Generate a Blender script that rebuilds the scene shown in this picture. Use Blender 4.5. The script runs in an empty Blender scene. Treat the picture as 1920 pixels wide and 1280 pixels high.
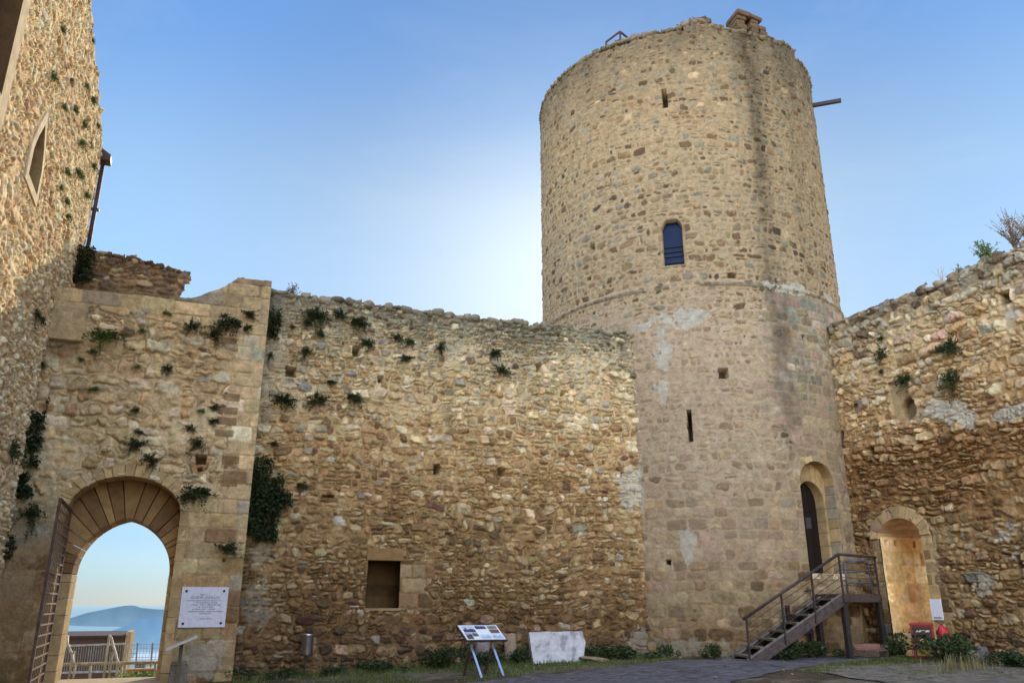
import bpy, bmesh, math, random
import numpy as np
from mathutils import Vector, Matrix

random.seed(7)
R_ = math.radians
scn = bpy.context.scene
COL = scn.collection

# ------------------------------------------------------------------ helpers
def lin(r, g, b):
    def f(c):
        c /= 255.0
        return c / 12.92 if c <= 0.04045 else ((c + 0.055) / 1.055) ** 2.4
    return np.array([f(r), f(g), f(b)])

def sstep(a, b, x):
    t = np.clip((x - a) / (b - a), 0, 1)
    return t * t * (3 - 2 * t)

_T = np.random.default_rng(11).random((8, 256, 256))
def vnoise(x, y, s=0):
    xi = np.floor(x).astype(int); yi = np.floor(y).astype(int)
    fx = x - xi; fy = y - yi
    fx = fx * fx * (3 - 2 * fx); fy = fy * fy * (3 - 2 * fy)
    T = _T[s % 8]; o = (s // 8) * 37
    x0 = (xi + o) & 255; x1 = (xi + 1 + o) & 255; y0 = (yi + o) & 255; y1 = (yi + 1 + o) & 255
    return (T[y0, x0] * (1 - fx) + T[y0, x1] * fx) * (1 - fy) + (T[y1, x0] * (1 - fx) + T[y1, x1] * fx) * fy

def fbm(x, y, s=0, o=4):
    v = 0; a = 0.5; t = 0
    for i in range(o):
        v = v + a * vnoise(x, y, s + i); t += a
        x = x * 2.03 + 5.1; y = y * 2.03 + 1.7; a *= 0.55
    return v / t

def tag(o, label=None, cat=None, group=None, kind=None):
    if label: o["label"] = label
    if cat: o["category"] = cat
    if group: o["group"] = group
    if kind: o["kind"] = kind
    return o

def thing(name, label, cat, loc=(0, 0, 0), rz=0.0, group=None):
    o = bpy.data.objects.new(name, None)
    COL.objects.link(o)
    o.empty_display_size = 0.2
    o.location = loc; o.rotation_euler = (0, 0, rz)
    return tag(o, label, cat, group)

def link(name, me, mats, parent=None, loc=(0, 0, 0), rz=0.0):
    o = bpy.data.objects.new(name, me)
    COL.objects.link(o)
    if not isinstance(mats, (list, tuple)): mats = [mats]
    if len(me.materials) == 0:
        for m in mats: me.materials.append(m)
    o.location = loc; o.rotation_euler = (0, 0, rz)
    if parent is not None: o.parent = parent
    return o

def np_mesh(name, verts, faces, col=None, smooth=True):
    """verts (N,3); faces (M,4) or list of such of 3/4 columns."""
    if not isinstance(faces, list): faces = [faces]
    me = bpy.data.meshes.new(name)
    nv = len(verts)
    me.vertices.add(nv)
    me.vertices.foreach_set("co", np.ascontiguousarray(verts, dtype=np.float32).ravel())
    loops = np.concatenate([f.ravel() for f in faces]).astype(np.int32)
    tot = np.concatenate([np.full(len(f), f.shape[1]) for f in faces])
    start = np.concatenate([[0], np.cumsum(tot)[:-1]])
    me.loops.add(len(loops)); me.loops.foreach_set("vertex_index", loops)
    me.polygons.add(len(tot)); me.polygons.foreach_set("loop_start", start.astype(np.int32))
    me.polygons.foreach_set("use_smooth", np.full(len(tot), smooth, dtype=bool))
    if col is not None:
        at = me.color_attributes.new("Col", "FLOAT_COLOR", "POINT")
        c = np.ones((nv, 4), dtype=np.float32); c[:, :3] = col
        at.data.foreach_set("color", c.ravel())
    me.update(calc_edges=True)
    me.validate()
    return me

class MB:
    """collects boxes, bars, tubes ... and builds ONE mesh with a colour per vertex"""
    def __init__(s): s.v = []; s.f = []; s.c = []
    def add(s, vs, fs, c=(1, 1, 1)):
        n = len(s.v)
        s.v += [tuple(v) for v in vs]; s.f += [tuple(i + n for i in f) for f in fs]
        s.c += [tuple(c)] * len(vs)
    def box(s, lo, hi, c=(1, 1, 1), M=None, bev=0.0):
        (x0, y0, z0), (x1, y1, z1) = lo, hi
        if bev <= 0:
            vs = [(x, y, z) for z in (z0, z1) for y in (y0, y1) for x in (x0, x1)]
            fs = [(0, 2, 3, 1), (4, 5, 7, 6), (0, 1, 5, 4), (2, 6, 7, 3), (0, 4, 6, 2), (1, 3, 7, 5)]
        else:
            bm = bmesh.new(); bmesh.ops.create_cube(bm, size=1)
            for v in bm.verts:
                v.co = Vector(((x0 + x1) / 2 + v.co.x * (x1 - x0), (y0 + y1) / 2 + v.co.y * (y1 - y0), (z0 + z1) / 2 + v.co.z * (z1 - z0)))
            bmesh.ops.bevel(bm, geom=list(bm.edges), offset=bev, segments=2, affect='EDGES', profile=0.6)
            bm.verts.index_update()
            vs = [v.co.copy() for v in bm.verts]; fs = [[v.index for v in f.verts] for f in bm.faces]; bm.free()
        if M is not None: vs = [M @ Vector(v) for v in vs]
        s.add(vs, fs, c)
    def bar(s, p, q, w, h=None, c=(1, 1, 1), up=(0, 0, 1)):
        h = w if h is None else h
        p = Vector(p); q = Vector(q); d = (q - p)
        L = d.length; d = d / L
        u = Vector(up)
        if abs(d.dot(u)) > 0.98: u = Vector((0, 1, 0))
        x = d.cross(u).normalized(); z = x.cross(d).normalized()
        vs = []
        for t in (p, q):
            for a, b in ((-1, -1), (1, -1), (1, 1), (-1, 1)): vs.append(t + x * (a * w / 2) + z * (b * h / 2))
        s.add(vs, [(0, 1, 2, 3), (4, 7, 6, 5), (0, 4, 5, 1), (1, 5, 6, 2), (2, 6, 7, 3), (3, 7, 4, 0)], c)
    def tube(s, pts, r, n=8, c=(1, 1, 1), r2=None, caps=True):
        pts = [Vector(p) for p in pts]; vs = []; fs = []; m = len(pts)
        for i, p in enumerate(pts):
            d = (pts[min(i + 1, m - 1)] - pts[max(i - 1, 0)]).normalized()
            u = Vector((0, 0, 1)) if abs(d.z) < 0.9 else Vector((1, 0, 0))
            x = d.cross(u).normalized(); y = x.cross(d)
            rr = r if r2 is None else r + (r2 - r) * i / max(m - 1, 1)
            for k in range(n):
                a = 2 * math.pi * k / n
                vs.append(p + x * math.cos(a) * rr + y * math.sin(a) * rr)
        for i in range(m - 1):
            for k in range(n):
                fs.append((i * n + k, i * n + (k + 1) % n, (i + 1) * n + (k + 1) % n, (i + 1) * n + k))
        if caps:
            fs.append(tuple(range(n - 1, -1, -1))); fs.append(tuple((m - 1) * n + k for k in range(n)))
        s.add(vs, fs, c)
    def lathe(s, prof, n=24, c=(1, 1, 1), at=(0, 0, 0)):
        vs = []; fs = []
        for (r, z) in prof:
            for k in range(n):
                a = 2 * math.pi * k / n
                vs.append((at[0] + r * math.cos(a), at[1] + r * math.sin(a), at[2] + z))
        for i in range(len(prof) - 1):
            for k in range(n):
                fs.append((i * n + k, i * n + (k + 1) % n, (i + 1) * n + (k + 1) % n, (i + 1) * n + k))
        fs.append(tuple(range(n - 1, -1, -1))); fs.append(tuple((len(prof) - 1) * n + k for k in range(n)))
        s.add(vs, fs, c)
    def poly(s, pts, c=(1, 1, 1)): s.add(pts, [tuple(range(len(pts)))], c)
    def prism(s, pts2, y0, y1, c=(1, 1, 1), M=None):
        """polygon in x,z extruded along y"""
        n = len(pts2)
        vs = [(x, y0, z) for x, z in pts2] + [(x, y1, z) for x, z in pts2]
        fs = [tuple(range(n)), tuple(range(2 * n - 1, n - 1, -1))] + [(i, i + n, (i + 1) % n + n, (i + 1) % n) for i in range(n)]
        if M is not None: vs = [M @ Vector(v) for v in vs]
        s.add(vs, fs, c)
    def mesh(s, name, smooth=False):
        me = bpy.data.meshes.new(name)
        me.from_pydata([tuple(v) for v in s.v], [], s.f)
        at = me.color_attributes.new("Col", "FLOAT_COLOR", "POINT")
        c = np.ones((len(s.v), 4), dtype=np.float32); c[:, :3] = np.array(s.c, dtype=np.float32).reshape(-1, 3)
        at.data.foreach_set("color", c.ravel())
        if smooth:
            me.polygons.foreach_set("use_smooth", np.ones(len(s.f), dtype=bool))
        me.update()
        return me
    def build(s, name, mat, parent=None, smooth=False, loc=(0, 0, 0), rz=0.0):
        return link(name, s.mesh(name, smooth), mat, parent, loc, rz)

# ------------------------------------------------------------------ materials
def new_mat(name):
    m = bpy.data.materials.new(name); m.use_nodes = True
    nt = m.node_tree; nt.nodes.clear()
    out = nt.nodes.new("ShaderNodeOutputMaterial")
    bs = nt.nodes.new("ShaderNodeBsdfPrincipled")
    nt.links.new(bs.outputs[0], out.inputs[0])
    return m, nt, bs, out

def mat_attr(name, rough=0.95, spec=0.15, nscale=9.0, namt=0.35, bump=0.012, bscale=45.0, metal=0.0, fine=True):
    """colour attribute x noise, with fine bump"""
    m, nt, bs, out = new_mat(name)
    N = nt.nodes.new; L = nt.links.new
    at = N("ShaderNodeAttribute"); at.attribute_name = "Col"
    tc = N("ShaderNodeTexCoord")
    no = N("ShaderNodeTexNoise"); no.inputs["Scale"].default_value = nscale; no.inputs["Detail"].default_value = 6; no.inputs["Roughness"].default_value = 0.65
    L(tc.outputs["Object"], no.inputs["Vector"])
    mr = N("ShaderNodeMapRange"); mr.inputs[1].default_value = 0.28; mr.inputs[2].default_value = 0.72
    mr.inputs[3].default_value = 1 - namt; mr.inputs[4].default_value = 1 + namt
    L(no.outputs[0], mr.inputs[0])
    mx = N("ShaderNodeVectorMath"); mx.operation = 'SCALE'
    L(at.outputs["Color"], mx.inputs[0]); L(mr.outputs[0], mx.inputs["Scale"])
    L(mx.outputs[0], bs.inputs["Base Color"])
    bs.inputs["Roughness"].default_value = rough
    bs.inputs["Specular IOR Level"].default_value = spec
    bs.inputs["Metallic"].default_value = metal
    if bump > 0:
        n2 = N("ShaderNodeTexNoise"); n2.inputs["Scale"].default_value = bscale; n2.inputs["Detail"].default_value = 5; n2.inputs["Roughness"].default_value = 0.7
        L(tc.outputs["Object"], n2.inputs["Vector"])
        bp = N("ShaderNodeBump"); bp.inputs["Strength"].default_value = 1.0; bp.inputs["Distance"].default_value = bump
        L(n2.outputs[0], bp.inputs["Height"]); L(bp.outputs[0], bs.inputs["Normal"])
    return m

M_STONE = mat_attr("masonry", nscale=7.0, namt=0.30, bump=0.03, bscale=22.0)
M_TOWER = mat_attr("tower_masonry", nscale=6.0, namt=0.24, bump=0.022, bscale=24.0)
M_ASHLAR = mat_attr("dressed_stone", nscale=5.0, namt=0.28, bump=0.010, bscale=30.0)
M_LEAF = mat_attr("foliage", rough=0.6, spec=0.3, nscale=6.0, namt=0.35, bump=0)
M_METAL = mat_attr("painted_metal", rough=0.6, spec=0.35, nscale=9.0, namt=0.55, bump=0.003, bscale=60)
M_WOOD = mat_attr("weathered_wood", rough=0.85, nscale=16.0, namt=0.3, bump=0.004, bscale=60)
M_PAINT = mat_attr("smooth_paint", rough=0.5, spec=0.4, nscale=20.0, namt=0.10, bump=0.0)
M_MARBLE = mat_attr("marble", rough=0.55, spec=0.35, nscale=12.0, namt=0.16, bump=0.002, bscale=40)
M_EARTH = mat_attr("earth", nscale=4.5, namt=0.65, bump=0.045, bscale=18.0)
M_STEEL = mat_attr("brushed_steel", rough=0.32, spec=0.5, nscale=20, namt=0.1, bump=0.0, metal=1.0)
M_GLASS = mat_attr("blue_glass", rough=0.3, spec=0.10, nscale=2.0, namt=0.25, bump=0.0)

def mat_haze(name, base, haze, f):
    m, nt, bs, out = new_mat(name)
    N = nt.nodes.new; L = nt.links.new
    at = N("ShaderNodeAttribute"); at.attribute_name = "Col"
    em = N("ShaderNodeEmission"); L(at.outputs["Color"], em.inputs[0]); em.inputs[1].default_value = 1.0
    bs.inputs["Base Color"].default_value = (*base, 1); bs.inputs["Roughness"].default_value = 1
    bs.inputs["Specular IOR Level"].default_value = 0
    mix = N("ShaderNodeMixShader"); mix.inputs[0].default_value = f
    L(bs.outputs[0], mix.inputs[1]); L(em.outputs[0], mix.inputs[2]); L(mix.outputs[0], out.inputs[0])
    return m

# ------------------------------------------------------------------ camera (frame: x along the gate wall, y away through it)
PITCH, YAW, EYE = R_(18.1), R_(21.2), 1.6
cam = bpy.data.cameras.new("camera"); camo = bpy.data.objects.new("camera", cam); COL.objects.link(camo)
cam.sensor_width = 36; cam.lens = 36 * 1500 / 1920; cam.clip_end = 100000; cam.clip_start = 0.05
camo.location = (0, 0, EYE); camo.rotation_euler = (math.pi / 2 + PITCH, 0, -YAW)
scn.camera = camo

_cp, _sp, _cy, _sy = math.cos(PITCH), math.sin(PITCH), math.cos(YAW), math.sin(YAW)
def ray(px, py):
    dx = px - 960; up = 640 - py
    F = 1500 * _cp - up * _sp; z = 1500 * _sp + up * _cp
    return (dx * _cy + F * _sy, -dx * _sy + F * _cy, z)
def on_b(px, py, b):
    r = ray(px, py); t = b / r[1]; return (r[0] * t, b, EYE + r[2] * t)
def on_a(px, py, a):
    r = ray(px, py); t = a / r[0]; return (a, r[1] * t, EYE + r[2] * t)

# ------------------------------------------------------------------ light
SUN_AZ, SUN_EL = R_(26.8), R_(24.2)
sd = Vector((math.sin(SUN_AZ) * math.cos(SUN_EL), math.cos(SUN_AZ) * math.cos(SUN_EL), math.sin(SUN_EL)))
sl = bpy.data.lights.new("sun", 'SUN'); sl.energy = 5.0; sl.angle = R_(0.55); sl.color = (1.0, 0.88, 0.67)
so = bpy.data.objects.new("sun", sl); COL.objects.link(so)
so.rotation_euler = sd.to_track_quat('Z', 'Y').to_euler(); so.location = (0, 0, 60)

w = bpy.data.worlds.new("World"); scn.world = w; w.use_nodes = True
nt = w.node_tree; nt.nodes.clear(); N = nt.nodes.new; L = nt.links.new
wo = N("ShaderNodeOutputWorld"); bg = N("ShaderNodeBackground"); L(bg.outputs[0], wo.inputs[0])
sky = N("ShaderNodeTexSky"); sky.sky_type = 'NISHITA'; sky.sun_disc = False
sky.sun_elevation = SUN_EL; sky.sun_rotation = SUN_AZ; sky.altitude = 400; sky.air_density = 1.0; sky.dust_density = 0.3; sky.ozone_density = 2.0
SKY_STRENGTH = 0.15
bg.inputs[1].default_value = SKY_STRENGTH
SKY_RAMP = [(0.0, (.33, .44, .68)), (1.0, (.86, 1.12, 1.35)), (.06, (.42, .54, .74)), (.2, (1.04, 1.05, 1.05)), (.45, (1.26, 1.34, 1.26)), (.64, (.82, 1.12, 1.36))]
BACK_FILL = (17.0, 12.0, 8.6, 1)
# added fill: sky overhead and behind camera brightened for the shaded walls; blue ahead
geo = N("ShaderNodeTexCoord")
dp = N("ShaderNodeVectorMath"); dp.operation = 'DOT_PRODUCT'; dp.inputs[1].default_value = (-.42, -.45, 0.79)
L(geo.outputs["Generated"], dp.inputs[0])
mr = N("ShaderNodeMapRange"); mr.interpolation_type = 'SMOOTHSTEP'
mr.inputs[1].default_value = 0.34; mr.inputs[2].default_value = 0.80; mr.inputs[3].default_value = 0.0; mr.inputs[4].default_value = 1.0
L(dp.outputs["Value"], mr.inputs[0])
sep = N("ShaderNodeSeparateXYZ"); L(geo.outputs["Generated"], sep.inputs[0])
el = N("ShaderNodeValToRGB"); L(sep.outputs["Z"], el.inputs[0])
cr = el.color_ramp; cr.interpolation = 'EASE'
for i_, (p_, c_) in enumerate(SKY_RAMP):
    e_ = cr.elements[i_] if i_ < 2 else cr.elements.new(p_)
    e_.position = p_; e_.color = (*c_, 1)
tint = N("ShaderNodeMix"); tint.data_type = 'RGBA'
ds = N("ShaderNodeVectorMath"); ds.operation = 'DOT_PRODUCT'; ds.inputs[1].default_value = sd
L(geo.outputs["Generated"], ds.inputs[0])
m2 = N("ShaderNodeMapRange"); m2.interpolation_type = 'SMOOTHSTEP'
m2.inputs[1].default_value = 0.84; m2.inputs[2].default_value = 0.99; m2.inputs[3].default_value = 1.0; m2.inputs[4].default_value = 0.72
L(ds.outputs["Value"], m2.inputs[0])
sc_ = N("ShaderNodeVectorMath"); sc_.operation = 'SCALE'; L(el.outputs[0], sc_.inputs[0]); L(m2.outputs[0], sc_.inputs["Scale"])
L(sc_.outputs[0], tint.inputs["A"]); tint.inputs["B"].default_value = BACK_FILL
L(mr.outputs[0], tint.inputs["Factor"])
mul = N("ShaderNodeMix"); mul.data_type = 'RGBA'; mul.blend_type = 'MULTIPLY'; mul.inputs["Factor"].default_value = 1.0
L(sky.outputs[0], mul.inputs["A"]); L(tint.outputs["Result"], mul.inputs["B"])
cn = N("ShaderNodeTexNoise"); cn.inputs["Scale"].default_value = 2.6; cn.inputs["Detail"].default_value = 7; cn.inputs["Roughness"].default_value = 0.6; cn.inputs["Distortion"].default_value = 0.6
cm = N("ShaderNodeMapping"); cm.inputs["Scale"].default_value = (1.0, 1.0, 3.2); L(geo.outputs["Generated"], cm.inputs[0]); L(cm.outputs[0], cn.inputs["Vector"])
cf = N("ShaderNodeMapRange"); cf.inputs[1].default_value = 0.45; cf.inputs[2].default_value = 0.80; cf.inputs[3].default_value = 0.0; cf.inputs[4].default_value = 0.16
L(cn.outputs[0], cf.inputs[0])
hz = N("ShaderNodeMix"); hz.data_type = 'RGBA'; L(cf.outputs[0], hz.inputs["Factor"]); L(mul.outputs["Result"], hz.inputs["A"]); hz.inputs["B"].default_value = (5.2, 5.9, 6.4, 1)
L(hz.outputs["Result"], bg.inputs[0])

scn.view_settings.view_transform = 'Standard'; scn.view_settings.look = 'None'
scn.view_settings.exposure = 0; scn.view_settings.gamma = 1
scn.render.engine = 'CYCLES'
scn.cycles.max_bounces = 6; scn.cycles.diffuse_bounces = 4
try:
    scn.cycles.use_denoising = True
except Exception: pass
scn.cycles.sample_clamp_indirect = 6

# ------------------------------------------------------------------ masonry engine
def layout(rng, U0, U1, V0, V1, row, asp, gap, p, split=0.0, jit=0.03, tall=0.0):
    """courses of stones: list of (cx, cy, half w, half h, exponent, rotation)"""
    S = []
    v = V0
    while v < V1:
        h = rng.uniform(*row)
        u = U0 - rng.uniform(0, 0.5)
        while u < U1:
            wd = h * rng.uniform(*asp)
            if rng.random() < tall: wd = h * rng.uniform(0.5, 0.9)
            x = u + wd / 2; y = v + h / 2
            if rng.random() < split and h > row[0]:
                k = rng.uniform(0.35, 0.65)
                cells = [(x, v + h * k / 2, wd, h * k), (x, v + h * (1 + k) / 2, wd, h * (1 - k))]
            elif rng.random() < split * 0.5:
                k = rng.uniform(0.35, 0.65)
                cells = [(u + wd * k / 2, y, wd * k, h), (u + wd * (1 + k) / 2, y, wd * (1 - k), h)]
            else: cells = [(x, y, wd, h)]
            for (cx, cy, cw, ch) in cells:
                g = gap * rng.uniform(0.4, 1.8)
                S.append((cx + rng.normal() * jit * ch, cy + rng.normal() * jit * ch, max(cw / 2 - g / 2, 0.02) * rng.uniform(0.94, 1.06), max(ch / 2 - g / 2, 0.02) * rng.uniform(0.92, 1.08),
                          rng.uniform(*p), rng.normal() * jit * 1.6, rng.uniform(0, 6.283), rng.uniform(.62, 1.15), rng.uniform(0, 6.283), rng.uniform(.62, 1.15)))
            u += wd
        v += h
    return np.array(S)

def splat(U, V, u0, v0, res, S, warp, cuts=True):
    nv, nu = U.shape
    E = np.full(U.shape, -0.06); ID = np.full(U.shape, -1, dtype=np.int32)
    for i, (cx, cy, a, b, p, r, t1, k1, t2, k2) in enumerate(S):
        m = warp + 0.03
        i0 = max(int((cx - a - m - u0) / res), 0); i1 = min(int((cx + a + m - u0) / res) + 2, nu)
        j0 = max(int((cy - b - m - v0) / res), 0); j1 = min(int((cy + b + m - v0) / res) + 2, nv)
        if i0 >= i1 or j0 >= j1: continue
        dx = U[j0:j1, i0:i1] - cx; dy = V[j0:j1, i0:i1] - cy
        x = dx * math.cos(r) + dy * math.sin(r); y = dy * math.cos(r) - dx * math.sin(r)
        d = (np.abs(x / a) ** p + np.abs(y / b) ** p) ** (1 / p)
        e = (1 - d) * min(a, b)
        if cuts:
            for t_, k_ in ((t1, k1), (t2, k2)):
                cx_, sx_ = math.cos(t_), math.sin(t_); sup = math.hypot(a * cx_, b * sx_)
                e = np.minimum(e, (k_ * sup - (x * cx_ + y * sx_)))
        W = E[j0:j1, i0:i1]; up = e > W
        W[up] = e[up]; ID[j0:j1, i0:i1][up] = i
    return E, ID

class Wall:
    """a rectangular patch of wall in (u,v) metres, kept as height + colour fields"""
    def __init__(s, u0, u1, v0, v1, res, seed):
        s.u0, s.v0, s.res = u0, v0, res
        nu = int(round((u1 - u0) / res)) + 1; nv = int(round((v1 - v0) / res)) + 1
        s.U, s.V = np.meshgrid(u0 + np.arange(nu) * res, v0 + np.arange(nv) * res)
        s.h = np.zeros_like(s.U); s.c = np.zeros(s.U.shape + (3,)); s.keep = np.ones(s.U.shape, bool)
        s.rng = np.random.default_rng(seed); s.seed = seed
        s.topv = np.full(s.U.shape, -1e9)
        s.u1, s.v1 = u1, v1; s.sat = 0.88
    def masonry(s, st, region=None):
        rng = s.rng; k = s.seed
        wa = st.get('warp', 0.03); ws = st.get('wscale', 3.0)
        Uw = s.U + wa * 2 * (fbm(s.U * ws, s.V * ws, k, 3) - 0.5) + wa * 1.1 * (vnoise(s.U * 11, s.V * 11, k + 3) - 0.5) + wa * .7 * (vnoise(s.U * 23, s.V * 23, k + 2) - 0.5)
        Vw = s.V + wa * 2 * (fbm(s.U * ws + 40, s.V * ws + 9, k + 1, 3) - 0.5) + wa * 1.2 * (vnoise(s.U * 11 + 7, s.V * 11 + 3, k + 4) - 0.5) + st.get('wave', 0.06) * 2 * (vnoise(s.U * 0.6, s.V * 0.35, k + 5) - 0.5)
        S = layout(rng, s.u0 - 0.3, s.u1 + 0.3, s.v0 - 0.3, s.v1 + 0.3, st['row'], st['asp'], st['gap'], st['p'], st.get('split', 0), st.get('jit', 0.03), st.get('tall', 0))
        E, ID = splat(Uw, Vw, s.u0, s.v0, s.res, S, wa * 1.7 + st.get('wave', 0.06) + 0.02, st.get('cuts', True))
        n = len(S)
        # stone colours
        pal = st['pal']            # function (cx, cy) -> weights over st['cols']
        cols = np.array(st['cols'])
        Wt = np.clip(pal(S[:, 0], S[:, 1]), 0, None); Wt = Wt / Wt.sum(1, keepdims=True)
        cum = np.cumsum(Wt, 1); pick = (rng.random((n, 1)) > cum).sum(1).clip(0, len(cols) - 1)
        sc = st.get('sk', 1.0) * cols[pick] * np.exp(rng.normal(size=(n, 1)) * st.get('cvar', 0.16)) * (1 + rng.normal(size=(n, 3)) * 0.03)
        off = rng.normal(size=n) * st.get('off', 0.012) + st['relief']
        tx = rng.normal(size=n) * st.get('tilt', 0.06); ty = rng.normal(size=n) * st.get('tilt', 0.06)
        idc = np.maximum(ID, 0)
        ins = sstep(-0.006, 0.010, E) * (ID >= 0)
        ed = st.get('edge', 0.035)
        prof = np.clip(E / ed, 0, 1) ** .42
        rid = (np.abs(2 * fbm(s.U * 6.5, s.V * 6.5, k + 7, 4) - 1) - .22) * 1.4
        dx = s.U - S[idc, 0]; dy = s.V - S[idc, 1]
        fine = fbm(s.U * 9, s.V * 9, k + 2, 4) - 0.5
        hs = prof * (off[idc] + tx[idc] * dx + ty[idc] * dy) + st.get('rough', 0.02) * (.55 * fine - .75 * rid) * np.clip(prof, 0.2, 1)
        mn = fbm(s.U * 14, s.V * 14, k + 6, 3) - 0.5
        hm = st.get('mort', 0.0) + st.get('mrough', 0.02) * mn - st.get('crev', 0.0) * sstep(.35, .6, fbm(s.U * 1.3 + 9, s.V * 1.3, k + 1, 3)) * sstep(-.03, -.004, E)
        h = np.where(ins > 0.5, np.maximum(hs, hm - 0.004), hm)
        mc = st['mcol'](s.U, s.V)
        mc = mc * (1 + 0.35 * mn[..., None])
        sv = (1 + st.get('fvar', 0.5) * (fine - .5 * rid))[..., None]
        c = mc * (1 - ins[..., None]) + sc[idc] * sv * ins[..., None]
        # smears of mortar over the stones
        sm = st.get('smear', 0.0)
        if sm > 0:
            q = sstep(1 - sm, 1 - sm + 0.12, fbm(s.U * 2.6, s.V * 2.6, k + 4, 5) + 0.22 * (vnoise(s.U * 17, s.V * 17, k) - 0.5))
            q = q * (E < st.get('smear_e', 0.09))
            c = c * (1 - 0.8 * q[..., None]) + mc * 0.8 * q[..., None]
            h = h * (1 - 0.7 * q) + np.maximum(hm + 0.02, h * 0.6) * 0.7 * q
        if region is None: region = np.ones(s.U.shape, bool)
        s.h = np.where(region, h, s.h); s.c = np.where(region[..., None], c, s.c)
        s.topv = np.where(region, np.where(ID >= 0, S[idc, 1], s.V), s.topv)
        s.E = E; s.ID = ID
        return s
    def ragged(s, f):
        """cut the top along profile f(u), whole stones at a time"""
        s.keep &= (s.topv < f(s.U))
    def hole(s, u, v, w, h, depth=0.4, dark=0.45, rough=0.012):
        n = rough * 2 * (vnoise(s.U * 8, s.V * 8, 3) - 0.5); n2 = rough * 2 * (vnoise(s.U * 8 + 30, s.V * 8, 5) - 0.5)
        m = (np.abs(s.U - u + n) < w / 2) & (np.abs(s.V - v + n2) < h / 2)
        s.h[m] = -depth; s.c[m] *= dark  # also darkens the hole's colour, shade put in on top of its depth
    def mask_recess(s, m, depth, col=None, dark=None):
        s.h[m] = -depth
        if col is not None: s.c[m] = col
        if dark is not None: s.c[m] *= dark
    def plain(s, m, h, col, k=1.0):
        n = (fbm(s.U * 6, s.V * 6, 2, 4) - 0.5)
        s.h = np.where(m, h + 0.012 * n, s.h)
        s.c = np.where(m[..., None], s.c * (1 - k) + k * np.asarray(col) * (1 + 0.4 * n[..., None]), s.c)
    def patch(s, u, v, ru, rv, col, thr=0.55, seed=0, h=0.012, k=0.85):
        d = ((s.U - u) / ru) ** 2 + ((s.V - v) / rv) ** 2
        q = fbm(s.U * 2.2, s.V * 2.2, seed, 5) + 0.34 * (vnoise(s.U * 8, s.V * 8, seed + 2) - 0.5) + .26 * (vnoise(s.U * 19, s.V * 19, seed + 1) - .5) + 0.35 * (1 - d)
        m = sstep(thr, thr + 0.025, q) * (d < 1.6)
        s.c = s.c * (1 - k * m[..., None]) + np.asarray(col) * (0.9 + 0.2 * vnoise(s.U * 6, s.V * 6, seed))[..., None] * k * m[..., None]
        s.h = s.h * (1 - 0.6 * m) + (np.maximum(s.h, 0) * 0.3 + h * 1.6) * 0.6 * m
    def stain(s, m, col, k):
        s.c = s.c * (1 - (k * m)[..., None]) + s.c * np.asarray(col) * (k * m)[..., None]
    def mesh(s, name, P, extra=None):
        """P(U,V,h)->xyz arrays"""
        X, Y, Z = P(s.U, s.V, s.h)
        lum = (s.c @ np.array([.3, .55, .15]))[..., None]; s.c = lum + (s.c - lum) * s.sat
        v = np.stack([X, Y, Z], -1).reshape(-1, 3); c = np.clip(s.c.reshape(-1, 3), 0.003, 0.9)
        nv, nu = s.U.shape
        idx = np.arange(nv * nu).reshape(nv, nu)
        q = np.stack([idx[:-1, :-1], idx[:-1, 1:], idx[1:, 1:], idx[1:, :-1]], -1)
        kf = s.keep[:-1, :-1] & s.keep[:-1, 1:] & s.keep[1:, 1:] & s.keep[1:, :-1]
        f = q[kf]
        used = np.zeros(nv * nu, bool); used[f.ravel()] = True
        mp = np.cumsum(used) - 1
        v = v[used]; c = c[used]; f = mp[f]
        fl = [f]
        if extra is not None and len(extra.v):
            n0 = len(v)
            v = np.concatenate([v, np.array(extra.v, dtype=float)]); c = np.concatenate([c, np.array(extra.c, dtype=float).reshape(-1, 3)])
            for k in (3, 4):
                g = [ff for ff in extra.f if len(ff) == k]
                if g: fl.append(np.array(g) + n0)
        return np_mesh(name, v, fl, c)

def stone_lump(mb, cx, cy, cz, a, b, h, rng, c, pw=4):
    """a rough loose stone: rounded box with noise"""
    bm = bmesh.new(); bmesh.ops.create_cube(bm, size=2)
    bmesh.ops.subdivide_edges(bm, edges=list(bm.edges), cuts=2, use_grid_fill=True)
    ph = rng.random(3) * 20; rz = rng.normal() * 0.15; ry = rng.normal() * 0.08
    M = Matrix.Rotation(rz, 3, 'Z') @ Matrix.Rotation(ry, 3, 'Y')
    vs = []
    for v in bm.verts:
        co = v.co.copy()
        l = (abs(co.x) ** pw + abs(co.y) ** pw + abs(co.z) ** pw) ** (1 / pw)
        co = co / l
        co *= 1 + (0.16 if pw < 5 else .07) * (math.sin(co.x * 3.1 + ph[0]) * math.sin(co.y * 2.7 + ph[1]) + 0.6 * math.sin(co.z * 4 + ph[2] + co.x * 2))
        co = M @ Vector((co.x * a, co.y * b, co.z * h))
        vs.append((cx + co.x, cy + co.y, cz + co.z))
    bm.verts.index_update()
    fs = [[v.index for v in f.verts] for f in bm.faces]; bm.free()
    mb.add(vs, fs, c)

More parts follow.
